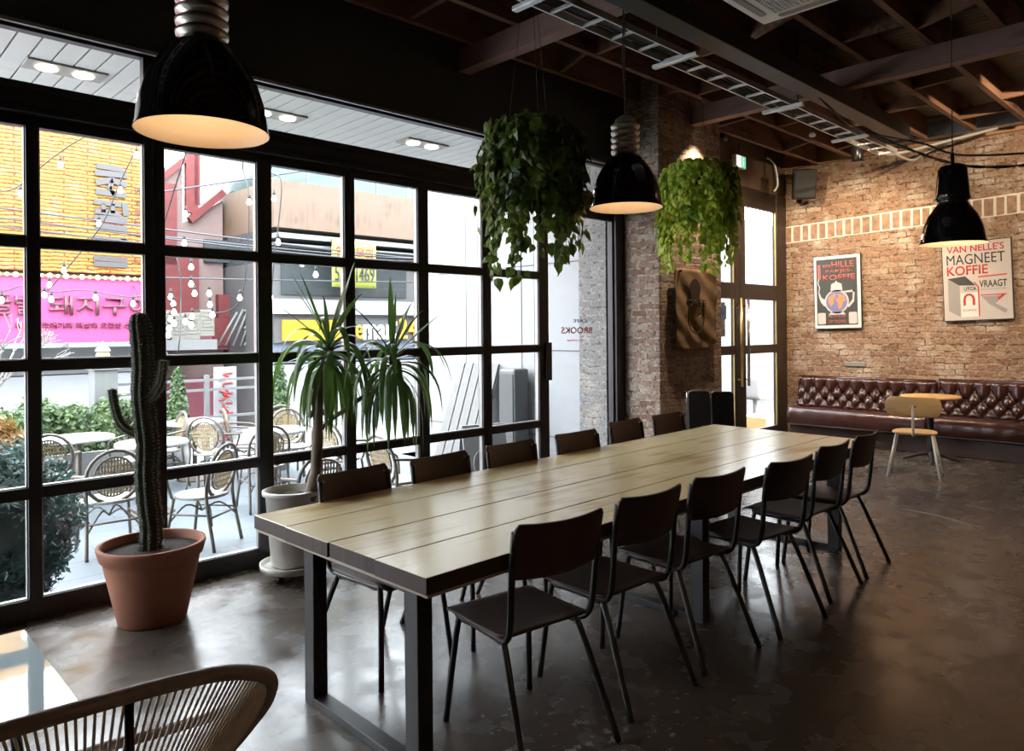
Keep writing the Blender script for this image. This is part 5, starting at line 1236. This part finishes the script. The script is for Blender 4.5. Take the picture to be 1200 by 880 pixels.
# coffee pot
pot = MB(); pot.prism([(.235, .515), (.40, .515), (.385, .62), (.325, .645), (.318, .665), (.308, .665), (.302, .645), (.245, .62)], fr, .018, .020)
pot.prism([(.20, .195), (.435, .195), (.40, .235), (.235, .235)], fr, .018, .020)
pot.prism([(.315+.165*math.cos(a), .375+.165*math.sin(a)) for a in [2*PI*j/30 for j in range(30)]], fr, .018, .020)
pot.prism([(.195, .30), (.14, .32), (.10, .37), (.075, .44), (.065, .51), (.085, .50), (.10, .45), (.13, .42), (.17, .41)], fr, .018, .0195)
pot.prism([(.40, .515), (.56, .53), (.555, .50), (.44, .495)], fr, .018, .0195); pot.prism([(.56, .53), (.535, .53), (.53, .40), (.46, .31), (.48, .29), (.55, .37)], fr, .018, .0195)
for a_, b_ in (((.07, .51), (.085, .58)), ((.085, .58), (.06, .64)), ((.06, .64), (.075, .70))): pot.beam(fr(*a_, .019), fr(*b_, .019), .012, .003, up=(1, 0, 0))
pot.build('coffee_pot_print', M['paper'], t)
MB().prism([(.315+.145*math.cos(a), .375+.145*math.sin(a)) for a in [2*PI*j/30 for j in range(30)]], fr, .020, .021).build('globe_print', M['globe_blue'], t)
mb = MB(); mb.prism([(.20, .43), (.29, .49), (.31, .45), (.27, .41), (.28, .36), (.235, .31), (.21, .36)], fr, .021, .022); mb.prism([(.33, .48), (.42, .46), (.445, .39), (.40, .37), (.38, .29), (.34, .27), (.33, .36), (.30, .41), (.35, .43)], fr, .021, .022); mb.build('globe_print', M['globe_orange'], t)
for cx_ in (.105, .53): MB().prism(rrect(.11, .16, .02, cx=cx_, cy=.145), fr, .018, .020).build('cup_print', M['paper'], t)
text('lettering', 'IN SMAAK', fr, .20, .15, .24, .04, M['pinkish'], t, .002, .018, bold=.01); text('lettering', 'OP TROPEE', fr, .20, .08, .24, .04, M['pinkish'], t, .002, .018, bold=.01)

t, fr = poster('framed_poster', 'larger pale poster with red and black lettering and a drawn coffee packet', 2.853, 1.618, .745, .955, math.radians(1.6))
PW, PH = .745, .975
MB().prism([(0, 0), (PW, 0), (PW, PH), (0, PH)], fr, -.02, .014).build('frame', M['black'], t)
MB().prism([(.010, .010), (PW-.010, .010), (PW-.010, PH-.010), (.010, PH-.010)], fr, .014, .017).build('print', M['paper'], t)
text('lettering', "VAN NELLE'S", fr, .06, .845, .61, .085, M['ink_red'], t, .002, .017, bold=.012)
text('lettering', 'MAGNEET', fr, .055, .695, .62, .125, M['ink_black'], t, .002, .017, bold=.0)
text('lettering', 'KOFFIE', fr, .055, .565, .44, .115, M['ink_red'], t, .002, .017, bold=.012)
text('lettering', 'VRAAGT', fr, .40, .40, .285, .085, M['ink_black'], t, .002, .017, bold=.01)
text('lettering', 'EEN MONSTER', fr, .41, .362, .27, .024, M['grey_ink'], t, .002, .017)
MB().prism([(.39, .522), (.69, .535), (.69, .549), (.39, .538)], fr, .017, .019).build('underline', M['ink_red'], t)
MB().prism([(.06, .13), (.185, .05), (.185, .46), (.06, .53)], fr, .017, .019).build('packet_print', M['grey_ink'], t)
MB().prism([(.06, .53), (.185, .44), (.36, .43), (.25, .55)], fr, .019, .020).build('packet_print', M['poster_dark'], t)
mb = MB(); mb.prism([(.195, .05), (.385, .05), (.385, .345), (.195, .345)], fr, .017, .0185); mb.build('packet_print', M['plastic'], t)
mb = MB(); mb.beam(fr(.388, .05, .019), fr(.388, .41, .019), .012, .003, up=(1, 0, 0)); mb.beam(fr(.388, .41, .019), fr(.345, .47, .019), .012, .003, up=(1, 0, 0))
P = [(.235, .19), (.235, .27), (.25, .31), (.285, .325), (.32, .31), (.335, .27), (.335, .19)]
for a_, b_ in zip(P[:-1], P[1:]): mb.beam(fr(*a_, .019), fr(*b_, .019), .026, .003, up=(1, 0, 0))
mb.prism([(.41, .30), (.68, .30), (.68, .312), (.41, .312)], fr, .017, .019); mb.prism([(.60, .24), (.66, .30), (.64, .31), (.58, .26)], fr, .017, .019)
mb.build('magnet_print', M['ink_red'], t)
text('lettering', 'UTCA', fr, .235, .37, .13, .045, M['ink_black'], t, .002, .020, bold=.01); text('lettering', 'KOFFIE', fr, .215, .115, .15, .03, M['grey_ink'], t, .002, .019)
mb = MB(); mb.prism([(.41, .30), (.68, .12), (.66, .075), (.50, .19)], fr, .017, .0185); mb.prism([(.42, .29), (.66, .29), (.56, .20), (.52, .20)], fr, .017, .0188); mb.build('packet_print', M['grey_ink'], t)
# small metal plate
p = onx(1002.5, 427, XB)
tag(MB().box((XB-.02, p.y-.14, p.z-.03), (XB-.001, p.y+.14, p.z+.03)).build('wall_plate', M['grille'], bevel=.01), 'small grey metal plate on the brick wall above the bench', 'plate')

# ================================================================== TUFTED BENCHES
def bench(y1, y0, label, end):
    t = thing('tufted_bench', label, 'sofa', (10.05, (y0+y1)/2, 0), 0, 'leather benches along the brick wall')
    xb, xf = XB-.06, 9.82
    zt_ = .875+.02*(y1 < 3.5)
    W(MB().box((xf+.06, y0, 0), (xb, y1, .215)), 'base', M['leather_dark'], t, bevel=.01)
    # seat with rounded front
    mb = MB()
    prof = [(xb, .22), (xf+.06, .22), (xf+.02, .225), (xf, .25), (xf-.012, .32), (xf-.012, .37), (xf+.005, .43), (xf+.04, .458), (xf+.12, .468), (xb, .46)]
    n = max(4, int((y1-y0)/.05))
    vs = []
    for i in range(n+1):
        y = y0+(y1-y0)*i/n
        for j, (x, z) in enumerate(prof): vs.append((x+(.004*math.sin(y*31+j) if 2 < j < 7 else 0), y, z+(.003*math.sin(y*23+j*2) if j > 5 else 0)))
    m_ = len(prof)
    mb.add(vs, [(i*m_+j, i*m_+(j+1) % m_, (i+1)*m_+(j+1) % m_, (i+1)*m_+j) for i in range(n) for j in range(m_)]+[tuple(range(m_)), tuple(range(n*m_+m_-1, n*m_-1, -1))], True)
    W(mb, 'seat_cushion', M['leather'], t)
    mb = MB(); mb.tube([(xf-.004, y0+.01, .235), (xf-.004, y1-.01, .235)], .008, 6); W(mb, 'piping', M['leather_dark'], t)
    # tufted back
    P = .175; rows = [.56, .655, .75]; btn = []
    ny = int(round((y1-y0-.1)/P)); P = (y1-y0-.1)/ny
    for r_i, z in enumerate(rows):
        for j in range(ny+ (0 if r_i % 2 else 1)):
            y = y0+.05+P*(j+(.5 if r_i % 2 else 0))
            if y0+.03 < y < y1-.03: btn.append((y, z))
    def depth(y, z):
        d = .0
        bx = .052
        # pleats: diamond grid through the buttons
        u = (y-y0-.05)/P; v = (z-rows[0])/(rows[1]-rows[0])
        a = (u+v/2) % 1.0; b = (u-v/2) % 1.0
        a = min(a, 1-a); b = min(b, 1-b)
        if z < rows[2]+.0: cre = min(a, b)
        else: cre = min((u) % 1.0, 1-(u) % 1.0)*1.0+ (z-rows[2])*0.5
        d += bx*(1-math.exp(-(cre/.16)))
        for (by, bz) in btn:
            dy, dz = y-by, z-bz
            if abs(dy) < .09 and abs(dz) < .09: d -= .030*math.exp(-(dy*dy+dz*dz)/.0009)
        edge = min(z-.45, zt_-z, y-y0, y1-y)
        d *= min(1, max(0, edge/.03)**.6) if edge > 0 else 0
        return d
    mb = MB(); ny2 = int((y1-y0)/.0175); nz2 = 26
    def bfn(u, v):
        y = y0+(y1-y0)*u; z = .45+(zt_-.45)*v; lean = (1-v)*.06
        return (xb-.10-lean-depth(y, z), y, z)
    mb.grid(ny2, nz2, bfn)
    W(mb, 'backrest', M['leather'], t)
    mb = MB(); mb.hexa([(xb-.155, y0, .3), (xb, y0, .3), (xb, y1, .3), (xb-.155, y1, .3), (xb-.105, y0, zt_-.01), (xb, y0, zt_-.01), (xb, y1, zt_-.01), (xb-.105, y1, zt_-.01)]); W(mb, 'back_panel', M['leather'], t)
    W(MB().tube([(xb-.09, y0+.01, zt_-.012), (xb-.09, y1-.01, zt_-.012)], .028, 10), 'top_roll', M['leather'], t)
    vis = [b_ for b_ in btn if True][:95] if len(btn) <= 95 else sorted(btn, key=lambda b_: -b_[0])[:95]
    proto = None
    for (y, z) in vis:
        if proto is None:
            proto = MB().sphere((0, 0, 0), .011, 8, .7).build('button', M['leather'], t); o = proto
        else: o = proto.copy(); COL.objects.link(o)
        v = (z-.45)/(zt_-.45); o.location = Vector((xb-.10-(1-v)*.06-depth(y, z)-.002, y, z))-t.location
    return t
bench(4.68, 2.91, 'shiny oxblood tufted leather bench against the brick wall beside the doors', True)
bench(2.90, -2.5, 'second darker tufted leather bench continuing right behind the bistro table', False)

# ================================================================== BISTRO TABLE + OAK CHAIR
c = (9.35, 2.74, 0)
t = thing('bistro_table', 'small bistro table with thin wooden top on black pedestal feet before the benches', 'table', c)
MB().lathe([(0, .735), (.30, .735), (.31, .742), (.31, .755), (.30, .762), (0, .762)], n=40).build('table_top', M['oak'], t)
MB().lathe([(0, .08), (.045, .08), (.038, .12), (.032, .3), (.038, .62), (.06, .70), (.16, .725), (0, .73)], n=20).build('column', M['tube'], t)
for a in range(4):
    a = a*PI/2+.35; ft = MB(); ft.tube(spline([(0, 0, .10), (math.cos(a)*.10, math.sin(a)*.10, .085), (math.cos(a)*.22, math.sin(a)*.22, .045), (math.cos(a)*.29, math.sin(a)*.29, .02)], 4), [.028]*5+[.022]*4+[.02]*4, 8)
    ft.build('foot', M['tube'], t)
t = thing('plywood_chair', 'light oak ply chair with rounded back and white tube legs at the bistro table', 'chair', (8.42, 2.62, 0), math.radians(-76))
mb = MB()
mb.grid(14, 8, lambda u, v: ((-1+2*u)*.255*math.sqrt(max(.05, 1-(abs(2*v-1)**3.2)*.35)), -.225-.03*v-.035*(1-(2*u-1)**2), .635+.205*v)); mb.build('backrest', M['oak'], t, solid=.012, bevel=.003)
P2 = [(.21*math.copysign(abs(math.cos(a))**.7, math.cos(a)), .20*math.copysign(abs(math.sin(a))**.7, math.sin(a))) for a in [2*PI*j/32 for j in range(32)]]
MB().prism(P2, lambda a, b, c_: Vector((a, b, c_-.01*math.cos(b*7))), .45, .463).build('seat', M['oak'], t, bevel=.004)
for sx in (-1, 1):
    MB().tube([(sx*.16, .13, .445), (sx*.25, .25, 0)], .0115, 8).build('leg', M['whitemetal'], t)
    MB().tube([(sx*.16, -.13, .445), (sx*.24, -.27, 0)], .0115, 8).build('leg', M['whitemetal'], t)
mb = MB(); mb.tube(spline([(0, -.272, .76), (0, -.262, .60), (0, -.235, .47), (0, -.18, .43), (0, .05, .43)], 5), .013, 8); mb.tube([(-.165, .13, .44), (.165, .13, .44)], .01, 6); mb.tube([(-.165, -.13, .44), (.165, -.13, .44)], .01, 6); mb.build('back_stem', M['whitemetal'], t)
mb = MB()
for sx in (-.02, .02): mb.lathe([(0, 0), (.01, 0), (.01, .006), (0, .008)], (sx, -.285, .74), 10, ax=(0, -1, 0))
mb.build('bolt', M['chrome'], t)

# ================================================================== SACK, FOLDED SEATS BY THE PILLAR
t = thing('coffee_sack', 'brown burlap coffee sack hung flat on the brick pillar below the ivy', 'sack', (6.70, 4.20, 1.345))
def sk_(u, v):
    x = -.385+.78*u; z = .83*v
    if v < .15 and u > .8: z += (.15-v)*.35
    return (x+.012*math.sin(z*9+u*3), -.012-.018*abs(math.sin(u*5+v*3))-.012*math.sin(v*11+u*7)**2, z-.02*math.sin(u*PI)*(1-v))
MB().grid(24, 24, sk_).build('cloth', M['burlap'], t, solid=.008)
mb = MB(); mb.prism([(-.045+.10*math.cos(a)*(1+.12*math.sin(3*a)), .60+.13*math.sin(a)) for a in [2*PI*j/20 for j in range(20)]], lambda a, b, c_: Vector((a, -.052+c_, b)), 0, .003)
for s_ in (-1, 1): 
    P = spline([(-.03+s_*.13, -.052, .44), (-.03+s_*.15, -.052, .3), (-.03+s_*.10, -.052, .2), (-.03, -.052, .16)], 4); mb.tube(P, .006, 4)
mb.build('print', M['burlap_ink'], t)
fr = frame_of((0, -.05, 0), (1, 0, 0), (0, 0, 1)); text('lettering', 'CAFE', fr, -.20, .44, .36, .075, M['burlap_ink'], t, .003, bold=.01)
MB().lathe([(0, 0), (.012, 0), (.012, .03), (0, .03)], (-.3, -.03, .80), 8, ax=(0, -1, 0)).build('nail', M['tube'], t)
for i, (px0, px1, pyt, pyb, d, lab) in enumerate(((806, 832, 458, 504, 6.95, 'black fabric folding chair back leaning by the pillar, left of two'), (833, 860, 459, 502, 7.25, 'black folding chair back with steel tube edge beside the door, right of two'))):
    a = ond(px0, pyt, d); b = ond(px1, pyt, d); w_ = (b-a).length; c_ = (a+b)/2
    t = thing('folding_chair', lab, 'chair', (c_.x, c_.y, 0), math.radians(-40), 'folded black chairs by the pillar')
    P2 = rrect(w_, .46, .04); MB().prism(P2, lambda x, y, z: Vector((x, z+.06*y, a.z-.23+y)), -.018, .018).build('backrest', M['tube'] if i else M['cable'], t, bevel=.006)
    for sx in (-1, 1):
        MB().tube(spline([(sx*w_*.5, .03, a.z-.06), (sx*w_*.5, .0, a.z-.45), (sx*w_*.5, -.10, 0)], 4), .012, 8).build('leg', M['tube'], t)
        MB().tube([(sx*w_*.45, -.02, .52), (sx*w_*.45, .16, 0)], .012, 8).build('leg', M['tube'], t)
    MB().box((-w_*.45, -.05, .42), (w_*.45, .05, .5)).build('seat', M['cable'], t, bevel=.01)
    MB().tube([(-w_*.5, .0, a.z-.5), (-w_*.5, .03, a.z-.02), (-w_*.3, .035, a.z+.005)], .007, 8).build('tube_edge', M['chrome'], t)

# ================================================================== FOREGROUND: GLASS TABLE + CORD CHAIR
t = thing('glass_table', 'low white-backed glass side table in the bottom left corner', 'table', (.12, 2.46, 0))
MB().box((-.45, -.345, .588), (.39, .345, .60)).build('table_top', M['backglass'], t, bevel=.002)
for x in (-.38, .32):
    for y in (-.28, .28): MB().tube([(x*.8, y*.8, .588), (x, y, 0)], .014, 8).build('leg', M['tube'], t)
MB().box((-.30, -.22, .57), (.24, .22, .588)).build('frame', M['tube'], t)

RIM = [(-230, 930, 1.22), (-110, 893, 1.24), (0, 858, 1.30), (100, 829, 1.38), (190, 804, 1.47), (260, 789, 1.56), (300, 789, 1.62), (317, 798, 1.66), (311, 822, 1.70), (288, 853, 1.73), (250, 900, 1.76), (190, 985, 1.76), (100, 1085, 1.70), (-40, 1150, 1.55), (-180, 1120, 1.38), (-260, 1020, 1.27)]
org = Vector((.62, 1.25, 0))
t = thing('cord_chair', 'round taupe cord lounge chair seen from behind in the bottom left corner', 'chair', org)
rp_ = [ond(*p)-org for p in RIM]
n = len(rp_); rim = []
for i in range(n):
    p0, p1, p2, p3 = rp_[i-1], rp_[i], rp_[(i+1) % n], rp_[(i+2) % n]
    for k_ in range(8):
        q = k_/8; rim.append(0.5*((2*p1)+(p2-p0)*q+(2*p0-5*p1+4*p2-p3)*q*q+(3*p1-p0-3*p2+p3)*q**3))
MB().tube(rim, .0165, 12, closed=True).build('rim', M['rim'], t)
hub = ond(95, 1075, 1.42)-org
hub.z = max(hub.z, .22)
cm = MB(); NR = len(rim)
for i in range(0, NR):
    for off in (0,):
        p = rim[i].lerp(rim[(i+1) % NR], off)
        q = hub+(p-hub).normalized()*.16
        m_ = (p+q)/2+Vector((0, 0, -.03)); cm.tube([p, m_, q], .0032, 5, cap=False)
cm.build('cords', M['cord'], t).__setitem__('kind', 'stuff')
ring = [hub+(rim[i]-hub).normalized()*.16 for i in range(0, NR, 3)]
MB().tube(ring, .009, 8, closed=True).build('centre_ring', M['rim'], t)
# frame: a vertical rear rod, a front band, three legs
a = ond(151, 812, 1.43)-org
MB().tube([a, Vector((a.x+.0, a.y-.02, 0.01-org.z))], .009, 8).build('leg', M['tube'], t)
bd = [ond(*p)-org for p in ((60, 905, 1.72), (110, 880, 1.80), (180, 860, 1.88), (240, 842, 1.93), (272, 830, 1.96))]
MB().tube(spline(bd, 5), .014, 8).build('seat_band', M['rim'], t)
for px, d in ((272, 1.96), (96, 1.78)):
    p = ond(px, 832 if px > 200 else 880, d)-org; MB().tube([p, (p.x-.02, p.y+.02, 0)], .010, 8).build('leg', M['tube'], t)
